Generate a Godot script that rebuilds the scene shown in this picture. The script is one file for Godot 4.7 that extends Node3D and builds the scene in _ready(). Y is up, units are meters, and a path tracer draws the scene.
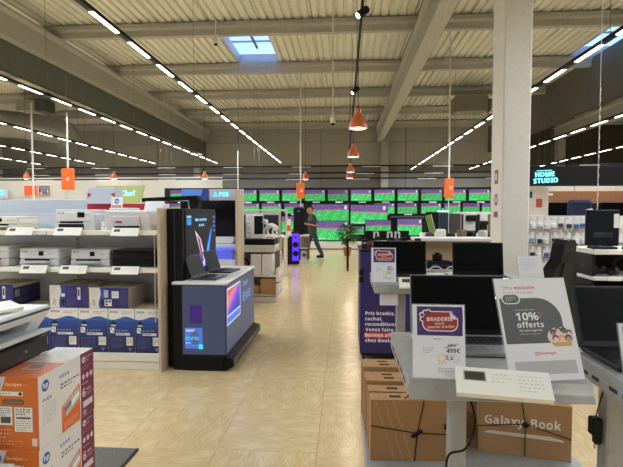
extends Node3D
# A consumer-electronics shop floor seen down its main aisle. Metres; the aisle runs along -z, the eye stands at x = 0, z = 0.

const TUBE := 3.7
const PANEL := 1.0
var names := {}
var mats := {}
var meshes := {}
var fonts := {}
var rng := RandomNumberGenerator.new()


func _ready() -> void:
	rng.seed = 77
	setup_view()
	make_structure()
	make_lighting()
	make_printer_shelf()
	make_laptop_counter()
	make_box_stack()
	make_console_display()
	make_pc_gondola()
	make_tv_wall()
	make_far_aisle()
	make_laptop_tables()
	make_purple_gondola()
	make_mid_displays()
	make_pegboard()
	make_home_studio()
	make_back_signs()
	make_person()


func setup_view() -> void:
	var cam := Camera3D.new()
	cam.name = "camera"
	cam.fov = 52.837
	cam.near = 0.05
	cam.far = 200.0
	cam.position = Vector3(0, 1.55, 0)
	cam.rotation_degrees = Vector3(-2.49, 3.956, 0)
	add_child(cam)
	cam.current = true
	var we := WorldEnvironment.new()
	we.name = "environment"
	var env := Environment.new()
	var sm := ProceduralSkyMaterial.new()
	sm.sky_top_color = Color(0.42, 0.60, 0.86)
	sm.sky_horizon_color = Color(0.78, 0.86, 0.95)
	sm.ground_bottom_color = Color(0.4, 0.4, 0.38)
	sm.ground_horizon_color = Color(0.7, 0.75, 0.8)
	var sky := Sky.new()
	sky.sky_material = sm
	env.background_mode = Environment.BG_SKY
	env.sky = sky
	env.background_energy_multiplier = 4.0
	env.tonemap_mode = Environment.TONE_MAPPER_LINEAR
	env.tonemap_exposure = 1.0
	env.sdfgi_enabled = true
	env.ssao_enabled = true
	env.ssil_enabled = true
	we.environment = env
	add_child(we)


# ---------------------------------------------------------------- helpers: nodes
func numbered(n: String) -> String:
	if not names.has(n):
		names[n] = 0
		return n
	names[n] += 1
	return "%s_%03d" % [n, names[n]]


func thing(called: String, label: String, category: String, at := Vector3.ZERO, turn := 0.0, group := "") -> Node3D:
	var o := Node3D.new()
	o.name = numbered(called)
	add_child(o)
	o.position = at
	o.rotation_degrees.y = turn
	tag(o, label, category, group)
	return o


func tag(o: Node3D, label: String, category: String, group := "") -> void:
	o.set_meta("label", label)
	o.set_meta("category", category)
	if group != "":
		o.set_meta("group", group)


func structure(called: String, label := "", category := "") -> Node3D:
	var o := Node3D.new()
	o.name = numbered(called)
	add_child(o)
	o.set_meta("kind", "structure")
	if label != "":
		tag(o, label, category)
	return o


func copy(src: Node3D, at: Vector3, turn: float, label := "") -> Node3D:
	var c: Node3D = src.duplicate()
	var base := String(src.name)
	if base.length() > 4 and base[-4] == "_" and base.right(3).is_valid_int():
		base = base.left(-4)
	c.name = numbered(base)
	add_child(c)
	c.position = at
	c.rotation_degrees = Vector3(0, turn, 0)
	if label != "":
		c.set_meta("label", label)
	return c


func part(parent: Node, called: String, mesh: Mesh, m: Material, at := Vector3.ZERO, rot := Vector3.ZERO) -> MeshInstance3D:
	var o := MeshInstance3D.new()
	o.name = called
	o.mesh = mesh
	if m != null:
		o.material_override = m
	parent.add_child(o, true)
	o.position = at
	o.rotation_degrees = rot
	return o


# a bevelled box as one part; at = its centre
func bx(parent: Node, called: String, m: Material, at: Vector3, size: Vector3, bevel := 0.004, rot := Vector3.ZERO) -> MeshInstance3D:
	return part(parent, called, rbox(size, bevel), m, at, rot)


# ---------------------------------------------------------------- helpers: materials
func mat(c: Color, rough := 0.6, metal := 0.0) -> StandardMaterial3D:
	var key := "%s|%.3f|%.3f" % [c.to_html(), rough, metal]
	if not mats.has(key):
		var m := StandardMaterial3D.new()
		m.albedo_color = c
		m.roughness = rough
		m.metallic = metal
		if metal == 0.0 and c.get_luminance() < 0.16:
			m.metallic_specular = 0.32
		mats[key] = m
	return mats[key]


func rgb(r: int, g: int, b: int) -> Color:
	return Color(r / 255.0, g / 255.0, b / 255.0)


func glow(c: Color, energy: float) -> StandardMaterial3D:
	var key := "glow%s|%.3f" % [c.to_html(), energy]
	if not mats.has(key):
		var m := StandardMaterial3D.new()
		m.albedo_color = c
		m.roughness = 0.4
		m.emission_enabled = true
		m.emission = c
		m.emission_energy_multiplier = energy
		mats[key] = m
	return mats[key]


# surface with a fine and a coarse mottling, laid on in world space
func mottled(key: String, a: Color, b: Color, rough: float, freq: float, scale: float, relief := 0.0, metal := 0.0) -> StandardMaterial3D:
	if mats.has(key):
		return mats[key]
	var m := StandardMaterial3D.new()
	m.roughness = rough
	m.metallic = metal
	m.albedo_color = Color.WHITE
	var n := FastNoiseLite.new()
	n.seed = hash(key) % 1000
	n.frequency = freq
	n.fractal_octaves = 5
	var img := Image.create(256, 256, false, Image.FORMAT_RGB8)
	var src := n.get_seamless_image(256, 256)
	for y in 256:
		for x in 256:
			var t := clampf((src.get_pixel(x, y).r - 0.5) * 1.6 + 0.5, 0, 1)
			img.set_pixel(x, y, a.lerp(b, t))
	m.albedo_texture = ImageTexture.create_from_image(img)
	m.uv1_triplanar = true
	m.uv1_world_triplanar = true
	m.uv1_scale = Vector3.ONE * scale
	if relief > 0.0:
		m.heightmap_enabled = true
		m.heightmap_texture = m.albedo_texture
		m.heightmap_scale = relief
	mats[key] = m
	return m


func printed(img: Image, rough := 0.5, emit := 0.0) -> StandardMaterial3D:
	var m := StandardMaterial3D.new()
	var t := ImageTexture.create_from_image(img)
	m.albedo_texture = t
	m.roughness = rough
	m.texture_repeat = false
	if emit > 0.0:
		m.albedo_color = Color(0.25, 0.25, 0.25)
		m.emission_enabled = true
		m.emission_operator = BaseMaterial3D.EMISSION_OP_MULTIPLY
		m.emission = Color.WHITE
		m.emission_texture = t
		m.emission_energy_multiplier = emit
	return m


func glass(alpha := 0.08, tint := Color(0.95, 0.98, 1.0)) -> StandardMaterial3D:
	var key := "glass%.2f%s" % [alpha, tint.to_html()]
	if not mats.has(key):
		var m := StandardMaterial3D.new()
		m.albedo_color = Color(tint.r, tint.g, tint.b, alpha)
		m.roughness = 0.03
		m.transparency = BaseMaterial3D.TRANSPARENCY_ALPHA
		mats[key] = m
	return mats[key]


# ---------------------------------------------------------------- helpers: meshes
func begin() -> SurfaceTool:
	var st := SurfaceTool.new()
	st.begin(Mesh.PRIMITIVE_TRIANGLES)
	return st


# one flat polygon whose front looks along hint
func poly(st: SurfaceTool, pts: Array, hint: Vector3, uvs := []) -> void:
	var g: Vector3 = (pts[1] - pts[0]).cross(pts[2] - pts[0])
	if g.length_squared() < 1e-16 and pts.size() > 3:
		g = (pts[2] - pts[0]).cross(pts[3] - pts[0])
	var flip := g.dot(hint) > 0
	var n := (g if flip else -g).normalized()
	for i in range(1, pts.size() - 1):
		var idx := [0, i + 1, i] if flip else [0, i, i + 1]
		for k in idx:
			st.set_normal(n)
			st.set_uv(uvs[k] if uvs.size() > k else Vector2.ZERO)
			st.add_vertex(pts[k])


func rbox(s: Vector3, bev := 0.004) -> Mesh:
	var key := "b%.4f|%.4f|%.4f|%.4f" % [s.x, s.y, s.z, bev]
	if meshes.has(key):
		return meshes[key]
	var st := begin()
	add_rbox(st, Vector3.ZERO, s, bev)
	meshes[key] = st.commit()
	return meshes[key]


func add_rbox(st: SurfaceTool, c: Vector3, s: Vector3, bev := 0.004) -> void:
	var h := s * 0.5
	bev = minf(bev, minf(h.x, minf(h.y, h.z)) * 0.8)
	for ax in 3:
		var u := (ax + 1) % 3
		var w := (ax + 2) % 3
		for sg in [-1.0, 1.0]:
			var pts := []
			for q in [[-1, -1], [1, -1], [1, 1], [-1, 1]]:
				var p := Vector3.ZERO
				p[ax] = sg * h[ax]
				p[u] = q[0] * (h[u] - bev)
				p[w] = q[1] * (h[w] - bev)
				pts.append(c + p)
			var n := Vector3.ZERO
			n[ax] = sg
			poly(st, pts, n, [Vector2(0, 1), Vector2(1, 1), Vector2(1, 0), Vector2(0, 0)])
		if bev > 0.0:
			for su in [-1.0, 1.0]:
				for sw in [-1.0, 1.0]:
					var pts := []
					for e in [-1.0, 1.0]:
						var p := Vector3.ZERO
						p[ax] = e * (h[ax] - bev)
						p[u] = su * h[u]
						p[w] = sw * (h[w] - bev)
						var p2 := p
						p2[u] = su * (h[u] - bev)
						p2[w] = sw * h[w]
						if e < 0:
							pts.append(c + p)
							pts.append(c + p2)
						else:
							pts.append(c + p2)
							pts.append(c + p)
					var n := Vector3.ZERO
					n[u] = su
					n[w] = sw
					poly(st, pts, n)
	if bev > 0.0:
		for sx in [-1.0, 1.0]:
			for sy in [-1.0, 1.0]:
				for sz in [-1.0, 1.0]:
					var d := Vector3(sx, sy, sz)
					poly(st, [c + d * Vector3(h.x, h.y - bev, h.z - bev), c + d * Vector3(h.x - bev, h.y, h.z - bev), c + d * Vector3(h.x - bev, h.y - bev, h.z)], d)


# carton: a box whose listed sides (front +z, right +x, left -x, back -z, top +y) wear prints; the rest is plain. Base at y = 0, centre of base at the origin
func carton_mesh(s: Vector3, plain: Material, sides := {}) -> ArrayMesh:
	var h := s * 0.5
	var out: ArrayMesh = null
	var faces := {
		"front": [Vector3(-h.x, s.y, h.z), Vector3(h.x, s.y, h.z), Vector3(h.x, 0, h.z), Vector3(-h.x, 0, h.z), Vector3(0, 0, 1)],
		"back": [Vector3(h.x, s.y, -h.z), Vector3(-h.x, s.y, -h.z), Vector3(-h.x, 0, -h.z), Vector3(h.x, 0, -h.z), Vector3(0, 0, -1)],
		"right": [Vector3(h.x, s.y, h.z), Vector3(h.x, s.y, -h.z), Vector3(h.x, 0, -h.z), Vector3(h.x, 0, h.z), Vector3(1, 0, 0)],
		"left": [Vector3(-h.x, s.y, -h.z), Vector3(-h.x, s.y, h.z), Vector3(-h.x, 0, h.z), Vector3(-h.x, 0, -h.z), Vector3(-1, 0, 0)],
		"top": [Vector3(-h.x, s.y, -h.z), Vector3(h.x, s.y, -h.z), Vector3(h.x, s.y, h.z), Vector3(-h.x, s.y, h.z), Vector3(0, 1, 0)],
		"bottom": [Vector3(-h.x, 0, h.z), Vector3(h.x, 0, h.z), Vector3(h.x, 0, -h.z), Vector3(-h.x, 0, -h.z), Vector3(0, -1, 0)],
	}
	var groups := {}
	for f in faces:
		var m: Material = sides.get(f, plain)
		if not groups.has(m):
			groups[m] = []
		groups[m].append(f)
	for m in groups:
		var st := begin()
		for f in groups[m]:
			var q: Array = faces[f]
			poly(st, [q[0], q[1], q[2], q[3]], q[4], [Vector2(0, 0), Vector2(1, 0), Vector2(1, 1), Vector2(0, 1)])
		st.set_material(m)
		out = st.commit(out)
	return out


func carton(parent: Node, called: String, s: Vector3, plain: Material, sides := {}, at := Vector3.ZERO, rot := Vector3.ZERO) -> MeshInstance3D:
	return part(parent, called, carton_mesh(s, plain, sides), null, at, rot)


# thin printed sheet or panel: its front (+z) wears the print; centre at origin
func sheet(parent: Node, called: String, w: float, h: float, thick: float, print_m: Material, edge: Material, at := Vector3.ZERO, rot := Vector3.ZERO) -> MeshInstance3D:
	var o := part(parent, called, carton_mesh(Vector3(w, h, thick), edge, {"front": print_m}), null, at, rot)
	o.position = at - o.basis * Vector3(0, h * 0.5, 0)
	return o


# turned shape: profile of (radius, y)
func lathe(profile: Array, seg := 20) -> ArrayMesh:
	var st := begin()
	for i in profile.size() - 1:
		var a: Vector2 = profile[i]
		var b: Vector2 = profile[i + 1]
		var t := (b - a).normalized()
		var n2 := Vector2(t.y, -t.x)
		for k in seg:
			var t0 := TAU * k / seg
			var t1 := TAU * (k + 1) / seg
			var d0 := Vector3(cos(t0), 0, sin(t0))
			var d1 := Vector3(cos(t1), 0, sin(t1))
			var p := [d0 * a.x + Vector3.UP * a.y, d1 * a.x + Vector3.UP * a.y, d1 * b.x + Vector3.UP * b.y, d0 * b.x + Vector3.UP * b.y]
			var n := [d0 * n2.x + Vector3.UP * n2.y, d1 * n2.x + Vector3.UP * n2.y, d1 * n2.x + Vector3.UP * n2.y, d0 * n2.x + Vector3.UP * n2.y]
			smooth_quad(st, p, n)
	return st.commit()


func smooth_quad(st: SurfaceTool, p: Array, n: Array) -> void:
	var g: Vector3 = (p[2] - p[0]).cross(p[3] - p[1])
	var order := [0, 1, 2, 0, 2, 3]
	if g.dot(n[0] + n[2]) > 0:
		order = [0, 2, 1, 0, 3, 2]
	for k in order:
		st.set_normal(n[k])
		st.set_uv(Vector2.ZERO)
		st.add_vertex(p[k])


func cyl(r: float, h: float, seg := 16) -> ArrayMesh:
	var key := "c%.4f|%.4f|%d" % [r, h, seg]
	if not meshes.has(key):
		meshes[key] = lathe([Vector2(0.0001, -h / 2), Vector2(r, -h / 2), Vector2(r, h / 2), Vector2(0.0001, h / 2)], seg)
	return meshes[key]


# round bar or cable through points
func tube(pts: Array, r: float, seg := 8) -> ArrayMesh:
	var st := begin()
	var rings := []
	var norms := []
	var side := Vector3.ZERO
	for i in pts.size():
		var t: Vector3
		if i == 0:
			t = pts[1] - pts[0]
		elif i == pts.size() - 1:
			t = pts[i] - pts[i - 1]
		else:
			t = pts[i + 1] - pts[i - 1]
		t = t.normalized()
		if side == Vector3.ZERO:
			side = t.cross(Vector3.UP if absf(t.y) < 0.9 else Vector3.RIGHT).normalized()
		side = (side - t * side.dot(t)).normalized()
		var up := t.cross(side)
		var ring := []
		var nn := []
		for k in seg:
			var a := TAU * k / seg
			var d: Vector3 = side * cos(a) + up * sin(a)
			ring.append(pts[i] + d * r)
			nn.append(d)
		rings.append(ring)
		norms.append(nn)
	for i in pts.size() - 1:
		for k in seg:
			var k2 := (k + 1) % seg
			smooth_quad(st, [rings[i][k], rings[i][k2], rings[i + 1][k2], rings[i + 1][k]], [norms[i][k], norms[i][k2], norms[i + 1][k2], norms[i + 1][k]])
	poly(st, rings[0], pts[0] - pts[1])
	poly(st, rings[-1], pts[-1] - pts[-2])
	return st.commit()


func curve_pts(ctrl: Array, per := 8) -> Array:
	var out := []
	for i in ctrl.size() - 1:
		var p0: Vector3 = ctrl[maxi(i - 1, 0)]
		var p3: Vector3 = ctrl[mini(i + 2, ctrl.size() - 1)]
		for k in per:
			out.append(ctrl[i].cubic_interpolate(ctrl[i + 1], p0, p3, float(k) / per))
	out.append(ctrl[-1])
	return out


# prism: polygon in the xy plane pulled out to depth along z, centred on z = 0
func prism(pts2: PackedVector2Array, depth: float) -> ArrayMesh:
	var st := begin()
	add_prism(st, pts2, depth)
	return st.commit()


func add_prism(st: SurfaceTool, pts2: PackedVector2Array, depth: float, off := Vector3.ZERO) -> void:
	var p := pts2
	if Geometry2D.is_polygon_clockwise(p):
		p.reverse()
	var tri := Geometry2D.triangulate_polygon(p)
	for sg in [-0.5, 0.5]:
		for i in range(0, tri.size(), 3):
			var a := []
			for k in 3:
				a.append(off + Vector3(p[tri[i + k]].x, p[tri[i + k]].y, depth * sg))
			poly(st, a, Vector3(0, 0, sg))
	for i in p.size():
		var a := p[i]
		var b := p[(i + 1) % p.size()]
		var n := Vector3(b.y - a.y, a.x - b.x, 0)
		poly(st, [off + Vector3(a.x, a.y, -depth / 2), off + Vector3(b.x, b.y, -depth / 2), off + Vector3(b.x, b.y, depth / 2), off + Vector3(a.x, a.y, depth / 2)], n)


func round_rect(w: float, h: float, r: float, n := 4) -> PackedVector2Array:
	var out := PackedVector2Array()
	for c in [[1, 1, 0], [-1, 1, 90], [-1, -1, 180], [1, -1, 270]]:
		for k in n + 1:
			var a := deg_to_rad(c[2] + 90.0 * k / n)
			out.append(Vector2(c[0] * (w / 2 - r) + r * cos(a), c[1] * (h / 2 - r) + r * sin(a)))
	return out


# ---------------------------------------------------------------- helpers: print
func canvas(w: int, h: int, c: Color) -> Image:
	var img := Image.create(w, h, false, Image.FORMAT_RGB8)
	img.fill(c)
	return img


func box_px(img: Image, x: float, y: float, w: float, h: float, c: Color) -> void:
	img.fill_rect(Rect2i(int(x), int(y), int(maxf(1, w)), int(maxf(1, h))), c)


func tri_px(img: Image, a: Vector2, b: Vector2, c: Vector2, col: Color) -> void:
	var x0 := maxi(0, floori(minf(a.x, minf(b.x, c.x))))
	var x1 := mini(img.get_width() - 1, ceili(maxf(a.x, maxf(b.x, c.x))))
	var y0 := maxi(0, floori(minf(a.y, minf(b.y, c.y))))
	var y1 := mini(img.get_height() - 1, ceili(maxf(a.y, maxf(b.y, c.y))))
	var area := (b - a).cross(c - a)
	if absf(area) < 1e-9:
		return
	for y in range(y0, y1 + 1):
		for x in range(x0, x1 + 1):
			var p := Vector2(x + 0.5, y + 0.5)
			var w0 := (b - a).cross(p - a) / area
			var w1 := (c - b).cross(p - b) / area
			var w2 := (a - c).cross(p - c) / area
			if w0 >= 0 and w1 >= 0 and w2 >= 0:
				img.set_pixel(x, y, col)


func poly_px(img: Image, pts: Array, col: Color) -> void:
	var p := PackedVector2Array(pts)
	var tri := Geometry2D.triangulate_polygon(p)
	for i in range(0, tri.size(), 3):
		tri_px(img, p[tri[i]], p[tri[i + 1]], p[tri[i + 2]], col)


func disc_px(img: Image, x: float, y: float, rx: float, ry: float, col: Color) -> void:
	for yy in range(maxi(0, int(y - ry)), mini(img.get_height(), int(y + ry) + 1)):
		for xx in range(maxi(0, int(x - rx)), mini(img.get_width(), int(x + rx) + 1)):
			if pow((xx + 0.5 - x) / rx, 2) + pow((yy + 0.5 - y) / ry, 2) <= 1.0:
				img.set_pixel(xx, yy, col)


func pill_px(img: Image, x: float, y: float, w: float, h: float, r: float, col: Color) -> void:
	box_px(img, x + r, y, w - 2 * r, h, col)
	box_px(img, x, y + r, w, h - 2 * r, col)
	for c in [[x + r, y + r], [x + w - r, y + r], [x + r, y + h - r], [x + w - r, y + h - r]]:
		disc_px(img, c[0], c[1], r, r, col)


# lines of small print too fine to read
func small_print(img: Image, x: float, y: float, w: float, rows: int, pitch: float, col: Color, thick := 2.0) -> void:
	for r in rows:
		var at := x
		while at < x + w * (1.0 if r < rows - 1 else 0.6):
			var l := rng.randf_range(0.05, 0.16) * w
			box_px(img, at, y + r * pitch, minf(l, x + w - at), thick, col)
			at += l + pitch * 0.45


func font(bold: bool, serif := false) -> SystemFont:
	var key := "%s%s" % [bold, serif]
	if not fonts.has(key):
		var f := SystemFont.new()
		f.font_names = PackedStringArray(["Droid Serif" if serif else "Droid Sans"])
		f.font_weight = 700 if bold else 400
		fonts[key] = f
	return fonts[key]


func text_mesh(s: String, bold := true, depth := 0.0, serif := false) -> TextMesh:
	var t := TextMesh.new()
	t.font = font(bold, serif)
	t.font_size = 32
	t.pixel_size = 0.01
	t.curve_step = 2.0
	t.depth = depth
	t.text = s
	t.horizontal_alignment = HORIZONTAL_ALIGNMENT_LEFT
	return t


# lettering inked into a print; cap = height of a capital in pixels, (x, y) = left end of the baseline
func text_px(img: Image, s: String, x: float, y: float, cap: float, col: Color, bold := true, tilt := 0.0, stretch := 1.0) -> float:
	var ref := text_mesh("H", bold).get_aabb()
	var k := cap / ref.size.y
	var tm := text_mesh(s, bold)
	var arr := tm.get_mesh_arrays()
	var v: PackedVector3Array = arr[Mesh.ARRAY_VERTEX]
	var idx = arr[Mesh.ARRAY_INDEX]
	var left := tm.get_aabb().position.x
	var pts := PackedVector2Array()
	for p in v:
		var q := Vector2((p.x - left) * k * stretch, -(p.y - ref.position.y) * k)
		pts.append(Vector2(x, y) + q.rotated(tilt))
	var n: int = idx.size() if idx != null else pts.size()
	for i in range(0, n, 3):
		if idx != null:
			tri_px(img, pts[idx[i]], pts[idx[i + 1]], pts[idx[i + 2]], col)
		else:
			tri_px(img, pts[i], pts[i + 1], pts[i + 2], col)
	return tm.get_aabb().size.x * k * stretch


# raised lettering as a part; cap = capital height in metres, at = left end of the baseline
func letters(parent: Node, called: String, s: String, cap: float, m: Material, at: Vector3, rot := Vector3.ZERO, depth := 0.01, bold := true) -> MeshInstance3D:
	var ref := text_mesh("H", bold).get_aabb()
	var k := cap / ref.size.y
	var tm := text_mesh(s, bold, depth / k)
	var o := part(parent, called, tm, m, at, rot)
	o.scale = Vector3.ONE * k
	var off := Vector3(-tm.get_aabb().position.x * k, -ref.position.y * k, 0)
	o.position = at + o.basis.orthonormalized() * off
	return o


# ---------------------------------------------------------------- the building
func concrete() -> StandardMaterial3D:
	return mottled("concrete", rgb(170, 169, 163), rgb(160, 159, 153), 0.85, 0.03, 0.9, 0.2)


func streak_image(seed_n: int) -> Image:
	var n := FastNoiseLite.new()
	n.seed = seed_n
	n.frequency = 1.0
	n.fractal_octaves = 4
	var n2 := FastNoiseLite.new()
	n2.seed = seed_n + 9
	n2.frequency = 1.0
	n2.fractal_octaves = 2
	var img := Image.create(384, 384, false, Image.FORMAT_RGB8)
	for y in 384:
		for x in 384:
			var w := n2.get_noise_2d(x * 0.008, y * 0.012) * 0.3
			var t := n.get_noise_2d(x * 0.012, y * 0.16 + w * 3.0)
			var broad := n2.get_noise_2d(x * 0.006 + 40.0, y * 0.012)
			var c := rgb(226, 202, 158).lerp(rgb(200, 173, 126), clampf(t * 0.95 + 0.38, 0, 1))
			c = c.lerp(rgb(236, 218, 180), clampf(broad * 0.8, 0, 0.5))
			img.set_pixel(x, y, c)
	return img


func make_structure() -> void:
	# floor: slab, then square vinyl tiles laid with the streak of every other one turned
	var slab := structure("floor", "beige streaked vinyl tile floor of the shop", "floor")
	bx(slab, "slab", mat(rgb(120, 104, 80), 0.8), Vector3(-2, -0.162, -13.5), Vector3(46, 0.3, 41), 0.0)
	var tm := []
	for k in 3:
		var m := StandardMaterial3D.new()
		m.albedo_texture = ImageTexture.create_from_image(streak_image(20 + k * 7))
		m.roughness = 0.19
		m.metallic_specular = 0.5
		tm.append(m)
	var size := 0.66
	var gap := 0.0016
	var tile := tile_mesh(size - gap, 0.012)
	var rest := []
	for k in 3:
		rest.append(begin())
	var placed := 0
	for iz in range(0, 58):
		var z := -1.98 - iz * size
		for ix in range(-34, 30):
			var x := (ix + 0.24) * size
			var tone := (ix * 7 + iz * 13 + (ix * iz) % 5) % 3
			tone = absi(tone)
			var turned := (ix + iz) % 2 == 0
			var near := iz <= 17 and x > -2.6 - iz * 0.1 and x < 2.7 + iz * 0.04
			if near and placed < 290:
				placed += 1
				part(slab, "tile", tile, tm[tone], Vector3(x, -0.012, z), Vector3(0, 90.0 if turned else 0.0, 0))
			else:
				add_tile(rest[tone], Vector3(x, 0, z), (size - gap) * 0.5, turned)
	for iz in range(1, 14):
		for ix in range(-34, 30):
			add_tile(rest[absi(ix + iz) % 3], Vector3((ix + 0.24) * size, 0, -1.98 + iz * size), (size - gap) * 0.5, (ix + iz) % 2 == 0)
	for k in 3:
		var o := part(slab, "tile_field", rest[k].commit(), tm[k])
		o.set_meta("kind", "stuff")

	# walls of precast panels
	var wb := structure("wall_back", "grey precast concrete panel wall at the far end", "wall")
	bx(wb, "core", mat(rgb(90, 86, 76), 0.9), Vector3(-2, 3.95, -33.3), Vector3(46, 8.2, 0.3), 0.0)
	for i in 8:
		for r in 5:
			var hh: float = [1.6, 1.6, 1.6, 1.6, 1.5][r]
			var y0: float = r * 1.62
			bx(wb, "panel", mottled("painted_panel", rgb(122, 121, 118), rgb(114, 113, 110), 0.85, 0.03, 0.9) if i < 6 and r < 3 else concrete() if i < 6 else mottled("dark_cladding", rgb(74, 71, 66), rgb(66, 63, 59), 0.85, 0.03, 0.9), Vector3(-22.1 + i * 5.85, y0 + hh / 2, -33.08), Vector3(5.82, hh, 0.16), 0.012)  # left of the cladding, the lower three rows are a darker grey
	var wl := structure("wall_left", "plain grey wall far beyond the printer shelves", "wall")
	bx(wl, "core", concrete(), Vector3(-25.15, 3.95, -13.5), Vector3(0.3, 8.2, 41), 0.0)
	var wr := structure("wall_right", "plain grey wall beyond the home studio corner", "wall")
	bx(wr, "core", concrete(), Vector3(21.15, 3.95, -13.5), Vector3(0.3, 8.2, 41), 0.0)
	var wf := structure("wall_front", "shop wall behind the viewer", "wall")
	bx(wf, "core", mat(rgb(205, 200, 190), 0.8), Vector3(-2, 3.95, 7.15), Vector3(46, 8.2, 0.3), 0.0)

	# ceiling: ribbed deck sheets on concrete purlins and beams
	var ceil := structure("ceiling", "cream ribbed steel deck on concrete purlins", "ceiling")
	var deck_m := mottled("deck", rgb(210, 209, 199), rgb(203, 202, 192), 0.55, 0.02, 0.5)
	var w := 1.65
	var bay := 4.2
	var sheet_mesh := deck_mesh(w - 0.02, bay - 0.01)
	for iz in range(-2, 7):
		var zc := -15.3 - bay * 0.5 - (iz - 3) * bay + bay * 0.0
		for ix in range(-13, 15):
			var xc := -4.32 + w * 0.5 + ix * w
			if absf(zc + 17.4) < 0.5 and (ix == 0 or ix == 8):
				continue
			part(ceil, "deck_sheet", sheet_mesh, deck_m, Vector3(xc, 7.75, zc))
	bx(ceil, "roof_insulation", mat(rgb(90, 88, 84), 0.9), Vector3(-14.92, 7.98, -13.5), Vector3(21.2, 0.14, 41), 0.0)
	bx(ceil, "roof_insulation", mat(rgb(90, 88, 84), 0.9), Vector3(3.105, 7.98, -13.5), Vector3(11.55, 0.14, 41), 0.0)
	bx(ceil, "roof_insulation", mat(rgb(90, 88, 84), 0.9), Vector3(15.865, 7.98, -13.5), Vector3(10.67, 0.14, 41), 0.0)
	for xs in [-3.495, 9.705]:
		bx(ceil, "roof_insulation", mat(rgb(90, 88, 84), 0.9), Vector3(xs, 7.98, -4.15), Vector3(1.65, 0.14, 22.3), 0.0)
		bx(ceil, "roof_insulation", mat(rgb(90, 88, 84), 0.9), Vector3(xs, 7.98, -26.75), Vector3(1.65, 0.14, 14.5), 0.0)
	for k in range(-4, 5):
		var pm := begin()
		var z := -15.3 - k * bay
		add_prism(pm, PackedVector2Array([Vector2(-0.16, 0.4), Vector2(-0.16, 0.27), Vector2(-0.1, 0.2), Vector2(-0.1, 0.0), Vector2(0.1, 0.0), Vector2(0.1, 0.2), Vector2(0.16, 0.27), Vector2(0.16, 0.4)]), 44.0)
		part(ceil, "purlin", pm.commit(), concrete(), Vector3(-2, 7.3, z), Vector3(0, 90, 0))
	for xb in [-9.65, 2.45, 14.3]:
		var bm := begin()
		add_prism(bm, PackedVector2Array([Vector2(-0.22, 0), Vector2(-0.22, 0.62), Vector2(-0.3, 0.72), Vector2(-0.3, 0.8), Vector2(0.3, 0.8), Vector2(0.3, 0.72), Vector2(0.22, 0.62), Vector2(0.22, 0)]), 39.5)
		part(ceil, "beam", bm.commit(), concrete(), Vector3(xb, 6.5, -13.2))
	for q in [-10.3, 2.75, 14.4]:
		var pil := structure("pilaster", "concrete pilaster carrying a roof beam on the far wall", "pillar")
		bx(pil, "shaft", concrete(), Vector3(q, 3.24, -32.72), Vector3(0.5, 6.48, 0.5), 0.02)
		pil.set_meta("label", ["concrete pilaster on the far wall under the beam above the printers", "concrete pilaster on the far wall above the televisions, under the middle beam", "concrete pilaster on the far wall hidden beyond the home studio"][[-10.3, 2.75, 14.4].find(q)])

	# the pillar by the laptops
	var col := structure("concrete_pillar", "white painted square concrete pillar behind the laptop tables", "pillar")
	var cm := mottled("pillar", rgb(218, 216, 210), rgb(212, 210, 204), 0.7, 0.03, 1.2, 0.05)
	bx(col, "shaft", cm, Vector3(2.335, 3.25, -6.85), Vector3(0.37, 6.49, 0.5), 0.018)
	var red := mat(rgb(150, 30, 34), 0.5)
	var s1 := bx(col, "fire_sign", red, Vector3(2.147, 2.06, -6.84), Vector3(0.004, 0.2, 0.14), 0.001)
	bx(s1, "pictogram", mat(rgb(220, 215, 210), 0.5), Vector3(-0.003, 0, 0), Vector3(0.002, 0.1, 0.05), 0.0005)
	var ring := part(col, "round_sign", lathe([Vector2(0.055, -0.002), Vector2(0.085, -0.002), Vector2(0.085, 0.002), Vector2(0.055, 0.002), Vector2(0.055, -0.002)], 20), red, Vector3(2.147, 1.74, -6.84), Vector3(0, 0, 90))
	ring.scale = Vector3(1, 1, 0.8)
	bx(col, "notice", mat(rgb(120, 40, 70), 0.5), Vector3(2.147, 1.53, -6.84), Vector3(0.004, 0.08, 0.16), 0.001)

	# rooflights
	var n := 0
	for xs in [-3.495, 9.705]:
		n += 1
		var sk := structure("window_%d" % n, "", "")
		tag(sk, ["rooflight above the main aisle between two purlins", "rooflight beyond the pillar, above the dark curtain"][n - 1], "skylight")
		var up := mat(rgb(176, 182, 188), 0.4)
		for sx in [-1, 1]:
			bx(sk, "upstand", up, Vector3(xs + sx * 0.835, 7.93, -17.4), Vector3(0.03, 0.36, 4.2), 0.002)
		for sz in [-1, 1]:
			bx(sk, "upstand", up, Vector3(xs, 7.93, -17.4 + sz * 2.09), Vector3(1.65, 0.36, 0.03), 0.002)
		for r in 3:
			bx(sk, "pane", glass(0.1), Vector3(xs, 8.13, -16.04 - r * 1.36), Vector3(1.7, 0.008, 1.34), 0.001)
			if r > 0:
				bx(sk, "glazing_bar", mat(rgb(150, 154, 158), 0.4), Vector3(xs, 8.11, -15.36 - r * 1.36), Vector3(1.7, 0.06, 0.05), 0.003)
		part(sk, "opener_arm", tube([Vector3(xs + 0.05, 8.06, -15.5), Vector3(xs + 0.1, 8.0, -16.6), Vector3(xs + 0.1, 7.98, -18.4)], 0.05, 8), mat(rgb(95, 96, 98), 0.5))
		part(sk, "brace", tube([Vector3(xs - 0.82, 7.85, -16.1), Vector3(xs, 8.07, -16.1), Vector3(xs + 0.82, 7.85, -16.1)], 0.02, 6), up)

	# smoke curtains hung under the roof
	var cur := mottled("smoke_curtain", rgb(98, 104, 96), rgb(91, 97, 89), 0.8, 0.03, 0.8)
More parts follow.
